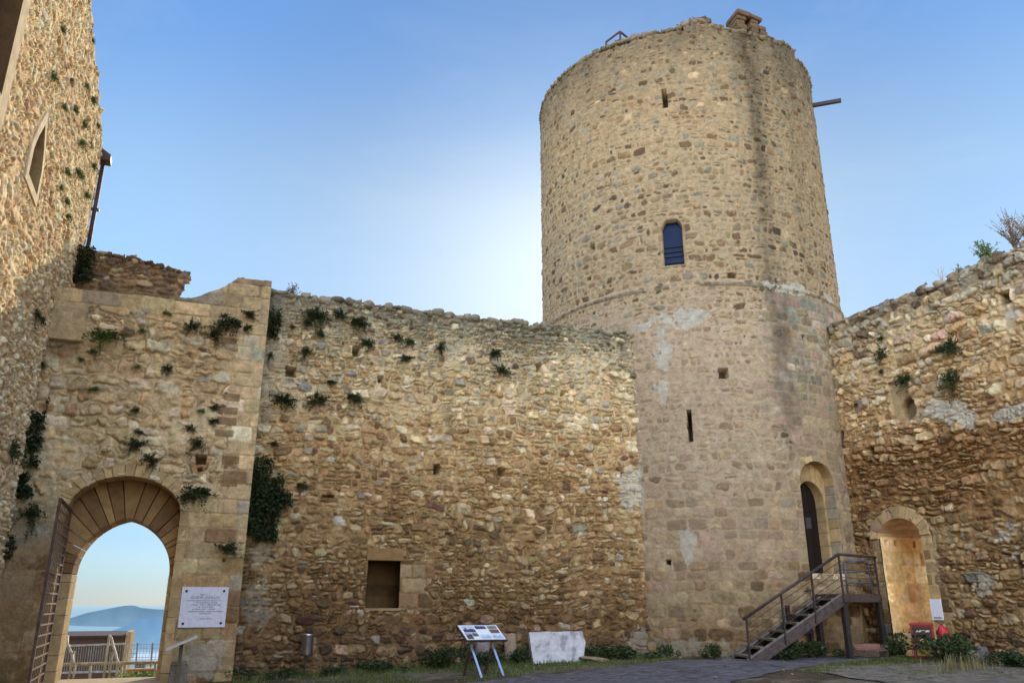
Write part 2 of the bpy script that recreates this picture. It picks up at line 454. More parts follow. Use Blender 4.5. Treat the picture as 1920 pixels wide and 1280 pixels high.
# palettes
OCH = lin(174, 138, 94); TAN = lin(186, 158, 116); PALE = lin(206, 184, 150); GREY = lin(162, 149, 126); BRN = lin(140, 108, 74)
RED = lin(112, 80, 68); DARK = lin(112, 92, 72); WHT = lin(208, 198, 182); BLU = lin(140, 135, 124); PINK = lin(188, 152, 128); SAND = lin(196, 166, 122)
COLS = [OCH, TAN, PALE, GREY, BRN, RED, DARK, WHT, BLU, PINK, SAND]
def wt(o=0, t=0, p=0, g=0, b=0, r=0, d=0, w=0, bl=0, pk=0, s=0): return np.array([o, t, p, g, b, r, d, w, bl, pk, s], float)
def zones(zs):
    """zs: list of (v, weights): blend of weights by height"""
    vv = np.array([z[0] for z in zs]); ww = np.array([z[1] for z in zs])
    def f(cx, cy):
        return np.stack([np.interp(cy, vv, ww[:, k]) for k in range(ww.shape[1])], 1)
    return f
def ramp(zs):
    vv = np.array([z[0] for z in zs]); cc = np.array([z[1] for z in zs])
    return lambda U, V: np.stack([np.interp(V, vv, cc[:, k]) for k in range(3)], -1)

def ground_z(x): return 0.03 * np.clip(x, 0, 11)

# ================================================================== WALLS
def wall_core(name, boxes, parent, mat=M_STONE, c=TAN):
    mb = MB()
    for lo, hi in boxes: mb.box(lo, hi, c)
    return mb.build(name, mat, parent)

def wedge_ring(mb, fin, fout, n, y0, y1, rng, cols, map3, gap=0.012, j=0.012, sub=4, t0=0.0, t1=1.0):
    """voussoirs between an inner and an outer curve (t in 0..1 -> (x,z)); y0 front, y1 back; map3(x,y,z)"""
    ts = np.linspace(t0, t1, n + 1)
    ts[1:-1] += rng.normal(size=n - 1) * 0.12 * (t1 - t0) / n
    for i in range(n):
        a, b = ts[i], ts[i + 1]
        g = gap / 2.0
        yf = y0 + rng.normal() * j
        c = np.asarray(cols[rng.integers(len(cols))]) * np.exp(rng.normal() * 0.13)
        tt = np.linspace(a + g * 0.3, b - g * 0.3, sub + 1)
        A = [fin(t) for t in tt]; B = [fout(t) for t in tt]
        # bevelled front: three depth rings
        def ring(k, y):
            cx = sum(p[0] for p in A + B) / (2 * (sub + 1)); cz = sum(p[1] for p in A + B) / (2 * (sub + 1))
            pts = A + B[::-1]
            return [map3(cx + (p[0] - cx) * k, y, cz + (p[1] - cz) * k) for p in pts]
        m = 2 * (sub + 1)
        r0 = ring(0.93, yf - 0.004); r1 = ring(0.985, yf + 0.014); r2 = ring(0.995, y1)
        vs = r0 + r1 + r2
        fs = []
        for q in range(sub): fs.append((q, q + 1, m - 2 - q, m - 1 - q))
        for L0 in (0, m):
            for q in range(m): fs.append((L0 + q, L0 + (q + 1) % m, L0 + m + (q + 1) % m, L0 + m + q))
        mb.add(vs, fs, c)

RUB = dict(row=(0.10, 0.25), asp=(0.8, 2.0), gap=0.018, p=(2.8, 9), split=0.36, jit=0.09, relief=0.040, off=0.017, tilt=0.20, edge=0.026, rough=0.06, mort=0.0, mrough=0.03, crev=.05, warp=0.034, wave=0.09, fvar=0.7, cvar=0.125, tall=0.12)

# ---- long curtain wall between the gate and the tower ---------------------------------------------------
B0 = 19.73
W = Wall(0.9, 11.75, -0.15, 9.45, 0.0185, 21)
W.masonry(dict(RUB, pal=zones([(0, wt(o=.16, t=.15, b=.36, r=.08, d=.12, w=.015, pk=.06)), (1.0, wt(o=.22, t=.18, b=.30, r=.07, d=.1, w=.03, pk=.06, bl=.01)), (2.4, wt(o=.34, t=.2, p=.05, b=.24, r=.02, d=.06, w=.012, bl=.008, s=.04)),
     (5, wt(o=.36, t=.24, p=.06, g=.04, b=.16, r=.008, w=.012, bl=.006, s=.1)), (6.3, wt(o=.16, t=.3, p=.26, g=.12, b=.04, s=.12, w=.012)), (7.6, wt(o=.06, t=.28, p=.3, g=.28, s=.06, bl=.01)), (8.6, wt(t=.2, p=.12, g=.5, d=.12, bl=.02))]),
     cols=COLS, mcol=ramp([(0, lin(168, 138, 104)), (1.2, lin(156, 118, 72)), (3.5, lin(168, 132, 84)), (5.2, lin(186, 150, 100)), (6.5, lin(196, 168, 124)), (8, lin(186, 166, 132)), (9, lin(150, 140, 116))]), smear=0.36))
# bigger dressed stones around the blind window
reg = (np.abs(W.U - 4.75) < .72 + 0.5 * (vnoise(W.V * 3.1, W.U * 0, 2) - 0.5)) & (W.V > 1.45) & (W.V < 2.6) & ~((W.U < 3.3 + 0.4 * vnoise(np.floor(W.V / 0.31) * 1.7, W.U * 0, 4)))
ASH = dict(cuts=False, row=(0.26, 0.36), asp=(0.9, 2.1), gap=0.012, p=(7, 14), split=0.05, jit=0.008, relief=0.034, off=0.006, tilt=0.02, edge=0.02, rough=0.012, mort=0.018, mrough=0.012, warp=0.008, wave=0.0, fvar=0.5, cvar=0.13)
E0, ID0, T0 = W.E.copy(), W.ID.copy(), W.topv.copy()
W.masonry(dict(ASH, pal=zones([(0, wt(o=.3, t=.1, b=.6)), (9, wt(o=.3, t=.1, b=.6))]), cols=COLS, mcol=ramp([(0, lin(160, 124, 78)), (9, lin(160, 124, 78))])), reg)
W.topv = T0
for (px, py, w_, h_, d_) in [(545, 697, .24, .26, .5), (668, 658, .2, .30, .5), (713, 712, .14, .18, .45), (1008, 692, .16, .22, .4), (1050, 742, .14, .12, .3), (818, 880, .18, .24, .5), (940, 884, .2, .22, .5), (1122, 870, .1, .1, .2), (840, 1000, .16, .06, .15), (615, 930, .3, .06, .12)]:
    a, b, z = on_b(px, py, B0); W.hole(a, z, w_, h_, d_)
# eroded hollows in the rubble
for k, (a, z, ra, rz, dd) in enumerate([(8.6, 4.5, 1.1, .25, .10), (3.0, 4.2, 1.4, .3, .08), (9.6, 5.4, .9, .5, .09), (6.2, 5.3, 1.2, .3, .06), (2.2, 5.2, .8, .3, .07), (7.0, 3.9, .5, .2, .1)]):
    d = ((W.U - a) / ra) ** 2 + ((W.V - z) / rz) ** 2
    W.h -= dd * np.exp(-d * 1.6) * (0.5 + vnoise(W.U * 3, W.V * 3, k))
# lime crumbs and pale splashes at the foot and by the tower
W.patch(1.6, 2.9, .4, .7, WHT * .7, .74, 3, k=.45); W.patch(1.5, 1.6, .4, .8, WHT * .7, .76, 5, k=.5); W.patch(11.2, .5, .6, .5, WHT * .8, .55, 2, k=.7)
W.patch(11.0, 4.6, .45, .55, WHT * .8, .52, 6, k=.8); W.patch(1.3, 7.5, .35, 1.6, GREY * .9, .6, 1, k=.5)
# soot-grey weathering running down from the top, and darker foot
top = sstep(7.9, 9.2, W.V + 0.9 * (fbm(W.U * 1.5, W.V * .5, 3) - .5)); W.stain(top, (0.50, 0.53, 0.54), 0.85)
st_ = sstep(.55, .7, fbm(W.U * 2.2, W.V * .25, 5)) * sstep(5.5, 8.8, W.V); W.stain(st_, (0.66, 0.68, 0.7), 0.6)
W.stain(sstep(2.6, 0.3, W.V + .8 * (fbm(W.U, W.V, 4) - .5)), (0.68, 0.62, 0.60), 0.75)
W.stain(sstep(1.5, 1.05, W.U), (0.6, 0.62, 0.66), 0.7)  # corner shade beside the gate bay, painted into the colour
W.keep &= W.V < 9.06 + .05 * (vnoise(W.U * 6, W.U * 0, 4) - .5)
W.c *= np.interp(W.V, [0, 2.5, 4.5, 6.5, 9], [.60, .78, 1.0, 1.16, 1.16])[..., None] * np.array([1.0, .995, .92])  # lower wall darkened in colour to stand in for deeper shade
W.keep &= ~((W.U > 3.97) & (W.U < 4.73) & (W.V > 1.49) & (W.V < 2.58))
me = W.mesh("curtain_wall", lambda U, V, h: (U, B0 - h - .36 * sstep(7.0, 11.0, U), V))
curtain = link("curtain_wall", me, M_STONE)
tag(curtain, "long rubble curtain wall with a dark square window, between gate bay and round tower", "wall")
wall_core("wall_core", [((0.95, 20.35, -.3), (3.7, 21.0, 8.95)), ((5.25, 20.35, -.3), (11.9, 21.0, 8.95)), ((3.7, 20.35, 2.62), (5.25, 21.0, 8.95)), ((3.7, 20.35, -.3), (5.25, 21.0, 1.45)), ((3.7, 20.75, 1.45), (5.25, 21.0, 2.62))], curtain, c=lin(150, 130, 100))
rng = np.random.default_rng(5)
mb = MB(); u = 0.95
while u < 11.9:                                      # loose top course
    wd = rng.uniform(.14, .40); hh = rng.uniform(.05, .13)
    stone_lump(mb, u + wd / 2, 19.93 - .36 * float(sstep(7.0, 11.0, u)) + rng.normal() * .03, 9.06 + rng.normal() * .03, wd / 2 * 1.05, .27, hh, rng, GREY * rng.uniform(.55, .95))
    stone_lump(mb, u + wd / 2, 20.4 + rng.normal() * .05, 9.03 + rng.normal() * .03, wd / 2 * 1.05, .35, hh, rng, GREY * rng.uniform(.55, .95))
    u += wd * .93
mb.build("coping", M_STONE, curtain, smooth=True)
# blind window: splayed recess, lintel and sill
win = MB(); rng = np.random.default_rng(8)
z0, z1 = 1.49, 2.58
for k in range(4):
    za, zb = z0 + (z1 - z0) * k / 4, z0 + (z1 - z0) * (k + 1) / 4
    c1 = OCH * rng.uniform(.35, .5); c2 = OCH * rng.uniform(.2, .3); c3 = OCH * rng.uniform(.2, .3)  # recess colours darkened for interior shade, left reveal more than right
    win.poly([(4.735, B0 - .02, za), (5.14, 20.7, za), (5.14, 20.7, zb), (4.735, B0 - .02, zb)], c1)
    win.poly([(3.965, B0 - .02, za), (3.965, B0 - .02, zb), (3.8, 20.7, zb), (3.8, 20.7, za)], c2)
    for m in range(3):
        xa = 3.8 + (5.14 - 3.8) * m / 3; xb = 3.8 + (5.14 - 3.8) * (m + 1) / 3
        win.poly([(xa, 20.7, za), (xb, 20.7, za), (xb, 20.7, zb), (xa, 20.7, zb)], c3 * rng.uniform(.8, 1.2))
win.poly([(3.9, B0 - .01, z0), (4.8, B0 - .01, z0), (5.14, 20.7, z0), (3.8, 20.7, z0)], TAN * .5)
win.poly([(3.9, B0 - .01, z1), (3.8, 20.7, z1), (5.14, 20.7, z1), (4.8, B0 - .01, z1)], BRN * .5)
wn = win.build("window", M_ASHLAR, curtain)
mb = MB(); mb.box((3.91, B0 - .075, 2.575), (4.80, B0 + .35, 2.86), OCH * .62, bev=.015)
mb.build("lintel", M_ASHLAR, wn)
mb = MB(); mb.box((3.93, B0 - .045, 1.43), (4.80, B0 + .3, 1.488), TAN * .6, bev=.012); mb.build("sill", M_ASHLAR, wn)

# ---- gate bay -----------------------------------------------------------------------------------------
G0 = 19.40
GX, GH, GS, GR = -1.44, 1.11, 3.45, 0.78           # centre, half width, springing, rise of the front arch
W = Wall(-3.65, 1.11, -0.15, 9.45, 0.0185, 33)
BIG = dict(RUB, row=(0.20, 0.36), asp=(0.9, 1.9), gap=0.03, p=(2.8, 8), split=0.28, jit=.10, warp=.05, relief=.05, off=.02, mort=.006, edge=.06, tilt=.22, rough=.05, crev=.05)
W.masonry(dict(BIG, pal=zones([(3.5, wt(t=.4, p=.25, s=.2, o=.1, g=.05)), (5, wt(t=.3, p=.35, s=.22, o=.08, pk=.05)), (7.2, wt(t=.3, p=.3, s=.25, o=.1, g=.05)), (8.2, wt(t=.4, p=.1, g=.4, d=.1))]),
     cols=COLS, mcol=ramp([(3, lin(178, 156, 122)), (5, lin(196, 172, 134)), (7.5, lin(190, 160, 118)), (8.6, lin(150, 134, 108))]), smear=.46, smear_e=.2))
T0 = W.topv.copy()
row = np.floor((W.V + .02) / 0.33)
par = vnoise(row * 1.37 + .5, row * 0 + .5, 4)
qx = 0.62 - 0.42 * par
lowR = (W.V < 3.95) & (W.U > GX + GH * .9)
reg = (W.U > qx) | lowR | (W.V > 7.95 + .25 * (vnoise(W.U * 2.3, W.U * 0, 3) - .5) - .25 * (W.U > .1)) & (W.V < 9.4)
W.masonry(dict(ASH, row=(.31, .35), asp=(1.0, 2.5), relief=.030, mort=.016, smear=.3, smear_e=.03, pal=zones([(0, wt(o=.3, t=.4, b=.25, s=.1)), (3, wt(o=.25, t=.45, b=.15, s=.2, g=.04)), (4.2, wt(t=.4, s=.4, p=.05, b=.1, o=.1)), (7, wt(p=.12, s=.5, t=.38)), (8, wt(t=.6, g=.3, s=.1))]),
     cols=COLS, mcol=ramp([(0, lin(150, 122, 84)), (4, lin(176, 148, 108)), (7, lin(186, 160, 120)), (9, lin(140, 124, 98))])), reg)
W.topv = np.where(W.V > 7.9, W.topv, T0)
left = (W.U < GX - GH * .9) & (W.V < 3.62 + .1 * (vnoise(W.U * 4, W.U * 0, 2) - .5))
W.masonry(dict(ASH, row=(.45, .6), asp=(1.4, 2.6), gap=.008, relief=.022, off=.003, edge=.012, mort=.016, smear=.6, smear_e=.3, cvar=.07, fvar=.6, pal=zones([(0, wt(o=.4, t=.4, b=.2)), (4, wt(t=.7, g=.3))]),
     cols=COLS, mcol=ramp([(0, lin(150, 116, 72)), (2, lin(162, 132, 92)), (3.6, lin(166, 146, 116))])), left)
# brown replaced blocks in the quoin
for (px, py, w_, h_) in [(435, 745, .36, .2), (428, 770, .4, .16), (425, 790, .42, .18), (420, 812, .4, .16), (435, 862, .3, .2), (430, 640, .36, .18), (430, 905, .34, .16)]:
    a, b, z = on_b(px, py, G0); m = (np.abs(W.U - a) < w_ / 2) & (np.abs(W.V - z) < h_ / 2); W.plain(m, .034, BRN * .8, .8)
m = (W.U < -2.86 + .1 * vnoise(W.V * 3, W.V * 0, 1)) & (W.V > 7.14) & (W.V < 7.95); W.plain(m, .12, TAN * .8, .7)
m = (W.U < -2.6) & (W.V < 7.14) & (W.V > 6.4); W.stain(m * sstep(6.4, 7.14, W.V) * sstep(-2.5, -3.0, W.U), (.35, .33, .31), .85)  # shade under the jutting ledge, painted into the colour
for (px, py, w_, h_, d_) in [(377, 862, .22, .22, .5), (375, 880, .1, .08, .2), (420, 1050, .06, .06, .05)]:
    a, b, z = on_b(px, py, G0); W.hole(a, z, w_, h_, d_)
W.stain(sstep(8.0, 9.2, W.V + .4 * (fbm(W.U * 2, W.V, 2) - .5)), (.66, .66, .64), .6)
W.stain(sstep(2.2, .1, W.V), (.72, .66, .6), .6)
W.patch(.55, .55, .5, .5, WHT * .7, .62, 4, k=.6)
def gtop(u):
    return np.interp(u, [-3.7, -1.2, -.75, -.5, -.3, -.1, .1, .3, 1.2], [8.42, 8.44, 8.5, 8.62, 8.75, 8.84, 9.0, 9.2, 9.22]) + .05 * (vnoise(u * 5, u * 0, 6) - .5)
W.keep &= W.V < gtop(W.U)
ell = lambda u: GS + GR * np.sqrt(np.clip(1 - ((u - GX) / GH) ** 2, 0, 1))
W.keep &= ~((np.abs(W.U - GX) < GH + .01) & (W.V < ell(W.U) + .02))
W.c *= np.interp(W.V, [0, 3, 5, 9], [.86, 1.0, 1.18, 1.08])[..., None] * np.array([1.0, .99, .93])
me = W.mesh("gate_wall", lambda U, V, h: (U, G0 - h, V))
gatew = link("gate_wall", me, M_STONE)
tag(gatew, "pale gate bay wall with dressed corner stones and an arched gateway to the hills", "wall")
wall_core("wall_core", [((-3.6, 20.02, -.3), (GX - GH - .012, 20.88, 8.3)), ((GX + GH + .012, 20.02, -.3), (1.06, 20.88, 8.45)), ((.1, 19.62, 8.45), (1.05, 20.6, 9.1)), ((GX - GH - .012, 20.02, 4.3), (GX + GH + .012, 20.88, 8.3))], gatew, c=lin(150, 132, 104))
mb = MB(); mb.box((1.03, G0 + .002, -.3), (1.108, B0 + .2, 9.15), TAN * .8); mb.build("wall_return", M_ASHLAR, gatew)
# front arch ring
rng = np.random.default_rng(3)
def e_in(t): a = math.pi * (1 - t); return (GX + GH * math.cos(a), GS + GR * math.sin(a))
def e_out(t):
    a = math.pi * (1 - t); return (GX + (GH + .24) * math.cos(a), GS + (GR + .27) * math.sin(a))
mb = MB(); wedge_ring(mb, e_in, e_out, 17, G0 - .045, 20.0, rng, [PALE * .85, TAN * .95, SAND * .9, TAN * .85], lambda x, y, z: (x, y, z), gap=.006, t0=.03, t1=.97)
for sx, sg in ((GX - GH, -1), (GX + GH, 1)):        # jamb lining of the front reveal
    z = -.1
    while z < GS + .05:
        hh = rng.uniform(.3, .42); z2 = min(z + hh, GS + .06)
        x0, x1 = (sx - .18, sx) if sg < 0 else (sx, sx + .18)
        mb.box((x0, G0 - .036, z), (x1, 20.0, z2 - .008), (SAND if sg > 0 else TAN) * rng.uniform(.65, .95), bev=.012); z = z2
mb.build("arch_ring", M_ASHLAR, gatew)
# inner pointed arch: voussoirs of the tympanum
IX, IH, IS, IR = -1.375, .955, 2.2, 1.19
IRAD = (IH * IH + IR * IR) / (2 * IH); IC = IRAD - IH; IPH = math.atan2(IR, IC)
def p_ang(t):
    if t <= .5: a = math.pi - IPH * (t / .5); c = IC
    else: a = IPH * ((1 - t) / .5); c = -IC
    return a, c
def p_in2(t):   # two-centred pointed arch
    a, c = p_ang(t); return (IX + c + IRAD * math.cos(a), IS + IRAD * math.sin(a))
def p_out(t):
    a, c = p_ang(t); p = p_in2(t); a2 = math.pi * (1 - t); a = .5 * a + .5 * a2
    return (p[0] + 1.0 * math.cos(a), p[1] + 1.0 * math.sin(a))
mb = MB(); wedge_ring(mb, p_in2, p_out, 19, 20.0, 20.9, rng, [BRN * .9, OCH * .75, BRN, OCH * .85], lambda x, y, z: (x, y, z), gap=.006)
for sx, sg in ((IX - IH, -1), (IX + IH, 1)):
    z = -.1
    while z < IS - .01:
        z2 = min(z + rng.uniform(.3, .42), IS)
        x0, x1 = (sx - .4, sx) if sg < 0 else (sx, sx + .4)
        mb.box((x0, 20.0, z), (x1, 20.9, z2 - .008), (SAND if sg > 0 else TAN) * rng.uniform(.75, 1.0), bev=.012); z = z2
mb.build("pointed_arch", M_ASHLAR, gatew)
mb = MB(); mb.box((-2.6, 19.3, -.2), (-.3, 21.0, .035), PALE * .7, bev=.02); mb.build("threshold", M_ASHLAR, gatew)

# gate leaf of flat bars, standing open
hx, hy = -2.47, 19.32; fx, fy = -2.42, 17.28
leaf = MB(); d = Vector((fx - hx, fy - hy, 0)); Ld = d.length; d.normalize()
IRON = lin(84, 60, 50)
def lp(s, z, o=0.0): return (hx + d.x * s - d.y * o, hy + d.y * s + d.x * o, z)
leaf.bar(lp(0, .08), lp(0, 3.48), .05, .05, IRON); leaf.bar(lp(Ld, .08), lp(Ld, 3.48), .05, .05, IRON)
leaf.bar(lp(0, .1), lp(Ld, .1), .05, .05, IRON); leaf.bar(lp(0, 3.46), lp(Ld, 3.46), .05, .05, IRON)
lf = leaf.build("gate_leaf", M_METAL, gatew)
nb = 9
for k in range(1, nb):
    q = MB(); q.bar(lp(Ld * k / nb, .1), lp(Ld * k / nb, 3.46), .010, .02, IRON, up=(0, 1, 0)); q.build("bar", M_METAL, lf)
for k in range(1, 18):
    z = .1 + 3.36 * k / 18
    q = MB(); q.bar(lp(0, z, .012), lp(Ld, z, .012), .012, .03, IRON * 2.0); q.build("crossbar", M_METAL, lf)

# ---- set-back wall above the gate ------------------------------------------------------------------------
W = Wall(-3.75, -.75, 7.9, 10.45, 0.025, 41)
W.masonry(dict(RUB, row=(.10, .22), asp=(1.2, 2.8), gap=.02, relief=.03, pal=zones([(8, wt(b=.4, d=.3, t=.2, o=.1)), (10.3, wt(b=.35, d=.35, g=.1, t=.2))]), cols=COLS, mcol=ramp([(8, lin(160, 130, 92)), (10.4, lin(128, 106, 80))]), smear=.25))
W.ragged(lambda u: np.interp(u, [-3.7, -2.3, -.95], [10.17, 10.08, 9.84]) + .06 * (vnoise(u * 7, u * 0, 2) - .5))
edge_u = -1.0 + .30 * (vnoise(W.V * 3.2, W.V * 0, 3) - .5) + .12 * (W.V > 9.5)
tu = np.where(W.ID >= 0, W.U, W.U); W.keep &= tu < edge_u + .05 * (vnoise(W.V * 12, W.V * 0, 1) - .5)
me = W.mesh("back_wall", lambda U, V, h: (U, 21.2 - h, V))
backw = link("back_wall", me, M_STONE); tag(backw, "brown broken wall end showing above the gate bay, sloping top", "wall")
mb = MB(); mb.prism([(-3.7, -.3), (-1.2, -.3), (-1.2, 9.7), (-2.3, 9.95), (-3.7, 10.05)][:5], 21.3, 21.75, BRN * .8); 
# stand it on its own foot only at the sides of the passage
mb = MB(); mb.prism([(-3.7, 4.5), (-1.2, 4.5), (-1.2, 9.7), (-2.3, 9.95), (-3.7, 10.05)], 21.3, 21.75, BRN * .8); mb.box((-3.7, 21.3, -2), (-2.6, 21.75, 4.5), BRN * .8)
mb.build("wall_core", M_STONE, backw)
rng = np.random.default_rng(15); mb = MB(); u = -3.6
while u < -1.1:
    wd = rng.uniform(.12, .3); z = np.interp(u, [-3.7, -2.3, -.95], [10.12, 10.03, 9.8])
    stone_lump(mb, u + wd / 2, 21.45, z, wd / 2 * 1.1, .28, rng.uniform(.04, .08), rng, DARK * rng.uniform(.6, 1)); u += wd * .92
mb.build("coping", M_STONE, backw, smooth=True)

M_ROUGH = mat_attr("rough_masonry", nscale=7.0, namt=0.30, bump=0.012, bscale=24.0)
# ---- tall building on the left -----------------------------------------------------------------------------
A0 = -3.52
W = Wall(8.4, 22.05, -.15, 15.9, 0.0225, 52)
W.masonry(dict(RUB, row=(.07, .20), asp=(.8, 2.2), gap=.020, relief=.032, off=.016, tilt=.18, edge=.03, mort=.0, rough=.034, crev=.03, cvar=.14, jit=.12, p=(2.8, 9), warp=.045, pal=zones([(0, wt(t=.4, g=.3, p=.3)), (8, wt(o=.2, t=.35, p=.25, b=.1, s=.2)), (15, wt(o=.15, t=.35, p=.25, g=.08, b=.1, s=.2))]),
     cols=COLS, mcol=ramp([(0, lin(150, 134, 110)), (8, lin(156, 128, 90)), (15, lin(130, 108, 80))]), smear=.36, smear_e=.06))  # palette paints the shaded lower wall grey, the sunlit upper part warm
W.stain(sstep(.5, .66, fbm(W.U * .7, W.V * .5, 3, 5)), (.72, .70, .64), .6)
W.stain(sstep(.52, .62, fbm(W.U * 1.9, W.V * 1.1, 6, 5)), (.60, .52, .42), .55)
def inpoly(W, pts):
    x, y = W.U, W.V; ins = np.zeros(x.shape, bool); n = len(pts)
    for i in range(n):
        (x0, y0), (x1, y1) = pts[i], pts[(i + 1) % n]
        if y0 == y1: continue
        c = ((y0 > y) != (y1 > y)) & (x < (x1 - x0) * (y - y0) / (y1 - y0) + x0); ins ^= c
    return ins
def lancet(u0, u1, z0, zs, za): 
    m = (u0 + u1) / 2
    return [(u0, z0), (u1, z0), (u1, zs), (u0 * .18 + u1 * .82, zs + (za - zs) * .46), (m, za), (u0 * .82 + u1 * .18, zs + (za - zs) * .46), (u0, zs)]
fr = inpoly(W, lancet(14.66, 16.0, 8.66, 9.35, 10.6)); op = inpoly(W, lancet(14.9, 15.76, 8.88, 9.4, 10.15))
W.plain(fr, .02, SAND * .5, .9); W.keep &= ~op
LW1 = (lancet(14.74, 15.94, 8.72, 9.37, 10.45), lancet(14.9, 15.76, 8.88, 9.4, 10.15))
sq_f = [(10.2, 8.5), (12.86, 8.5), (12.86, 12.9), (10.2, 12.9)]; sq_o = [(10.6, 8.9), (12.46, 8.9), (12.46, 12.5), (10.6, 12.5)]
fr = inpoly(W, sq_f); op = inpoly(W, sq_o); W.plain(fr, .02, SAND * .5, .9); W.keep &= ~op
# small corbelled opening by the corner
op = inpoly(W, [(19.2, 9.2), (19.75, 9.2), (19.75, 9.7), (19.5, 10.0), (19.2, 9.7)]); W.mask_recess(op, .4, DARK * .5)
W.stain(sstep(17.5, 21.5, W.U + 1.4 * (fbm(W.U, W.V, 2) - .5)) * sstep(7, 10, W.V), (.80, .82, .70), .5)
W.stain(sstep(8, 4, W.V), (.82, .84, .88), .5)  # cool shade tone of the lower wall, put into its colour
W.ragged(lambda u: 13.45 + .236 * (21.74 - u) + .12 * (vnoise(u * 4, u * 0, 2) - .5))
eu = 22.0 + .16 * (vnoise(W.V * 3.5, W.V * 0, 1) - .5); W.keep &= W.U < eu
W.h *= (0.35 + .65 * sstep(22.05, 21.6, W.U))[...]
W.sat = .80
lum_ = (W.c @ np.array([.3, .55, .15]))[..., None]; W.c *= (.84 * (1 - np.exp(-lum_ * 3.8 / .84))) / np.maximum(lum_, .01) * np.array([1.05, 1.04, .92])
me = W.mesh("stone_building", lambda U, V, h: (A0 + h, U, V))
bld = link("stone_building", me, M_ROUGH); tag(bld, "tall rough rubble building at far left with a pointed lancet window, sunlit above", "building")
mb = MB(); M = Matrix(((0, 1, 0, 0), (1, 0, 0, 0), (0, 0, 1, 0), (0, 0, 0, 1)))
mb.prism([(8.3, -.3), (21.93, -.3), (21.93, 13.3), (12.0, 15.6), (8.3, 15.8)], A0 - 6, A0 - .85, TAN * .7, M)
mb.prism([(-14, -.3), (8.42, -.3), (8.42, 15.9), (-14, 15.9)], A0 - 6, A0 - .01, OCH * .85, M)
mb.prism([(21.7, -.3), (21.93, -.3), (21.93, 13.35), (21.7, 13.4)], A0 - .9, A0 - .02, TAN * .7, M)
mb.build("wall_core", M_STONE, bld)
def deep_window(fo, io, depth, cf_, cr_, cb_, transom=None):
    """proud dressed-stone frame, deep reveal and back panel, in the plane of the left wall"""
    def m3(u, z, o): return (A0 + o, u, z)
    n = len(io); q = MB()
    for i in range(n):
        j = (i + 1) % n; k = cf_ * random.uniform(.85, 1.12)
        a0, a1, b0, b1 = fo[i], fo[j], io[i], io[j]
        g = .006
        q.add([m3(*a0, .05), m3(*a1, .05), m3(*b1, .055), m3(*b0, .055)], [(0, 1, 2, 3)], k)
        q.add([m3(*a0, .05), m3(*a1, .05), m3(*a1, -.05), m3(*a0, -.05)], [(0, 3, 2, 1)], k)
    w_ = q.build("window", M_ASHLAR, bld)
    q = MB()
    for i in range(n):
        j = (i + 1) % n
        q.add([m3(*io[i], .055), m3(*io[j], .055), m3(*io[j], -depth), m3(*io[i], -depth)], [(0, 1, 2, 3)], cr_ * random.uniform(.85, 1.1))
    q.build("reveal", M_ASHLAR, w_)
    q = MB(); q.poly([m3(u, z, -depth) for u, z in io], cb_); q.build("panel", M_ASHLAR, w_)
    if transom:
        q = MB(); (u0, u1, z0_, z1_, o_) = transom
        q.v = []; q.box((A0 - depth + .01, u0, z0_), (A0 - o_, u1, z1_), cr_ * .9, bev=.01); q.build("transom", M_ASHLAR, w_)
deep_window(*LW1, .5, PALE * 1.2, SAND * .7, TAN * .42, (14.93, 15.73, 9.60, 9.72, .30))
deep_window(sq_f, sq_o, .7, PALE * 1.1, BRN * .62, BRN * .40, (10.62, 12.45, 10.25, 10.55, .2))  # reveal and back coloured darker to paint a shadowed interior
# eaves gutter end and downpipe
mb = MB(); PB = lin(70, 48, 40)
mb.tube([(A0 + .07, 22.0, 9.0), (A0 + .07, 22.0, 12.95)], .055, 10, PB); mb.tube([(A0 + .07, 22.0, 12.95), (A0 + .05, 22.0, 13.12), (A0 - .25, 21.98, 13.2)], .055, 10, PB)
dp_ = mb.build("downpipe", M_METAL, bld, smooth=True)
mb = MB(); mb.box((A0 - .15, 21.78, 13.02), (A0 + .26, 22.14, 13.2), PB * .9, bev=.02); mb.prism([(A0 - .15, 13.2), (A0 + .26, 13.2), (A0 + .02, 13.36), (A0 - .15, 13.36)], 21.8, 22.12, PB); mb.build("hopper_head", M_METAL, dp_)
for z in (10.2, 11.6):
    mb = MB(); mb.box((A0 - .02, 21.95, z), (A0 + .17, 22.09, z + .04), PB * .8); mb.build("bracket", M_METAL, dp_)

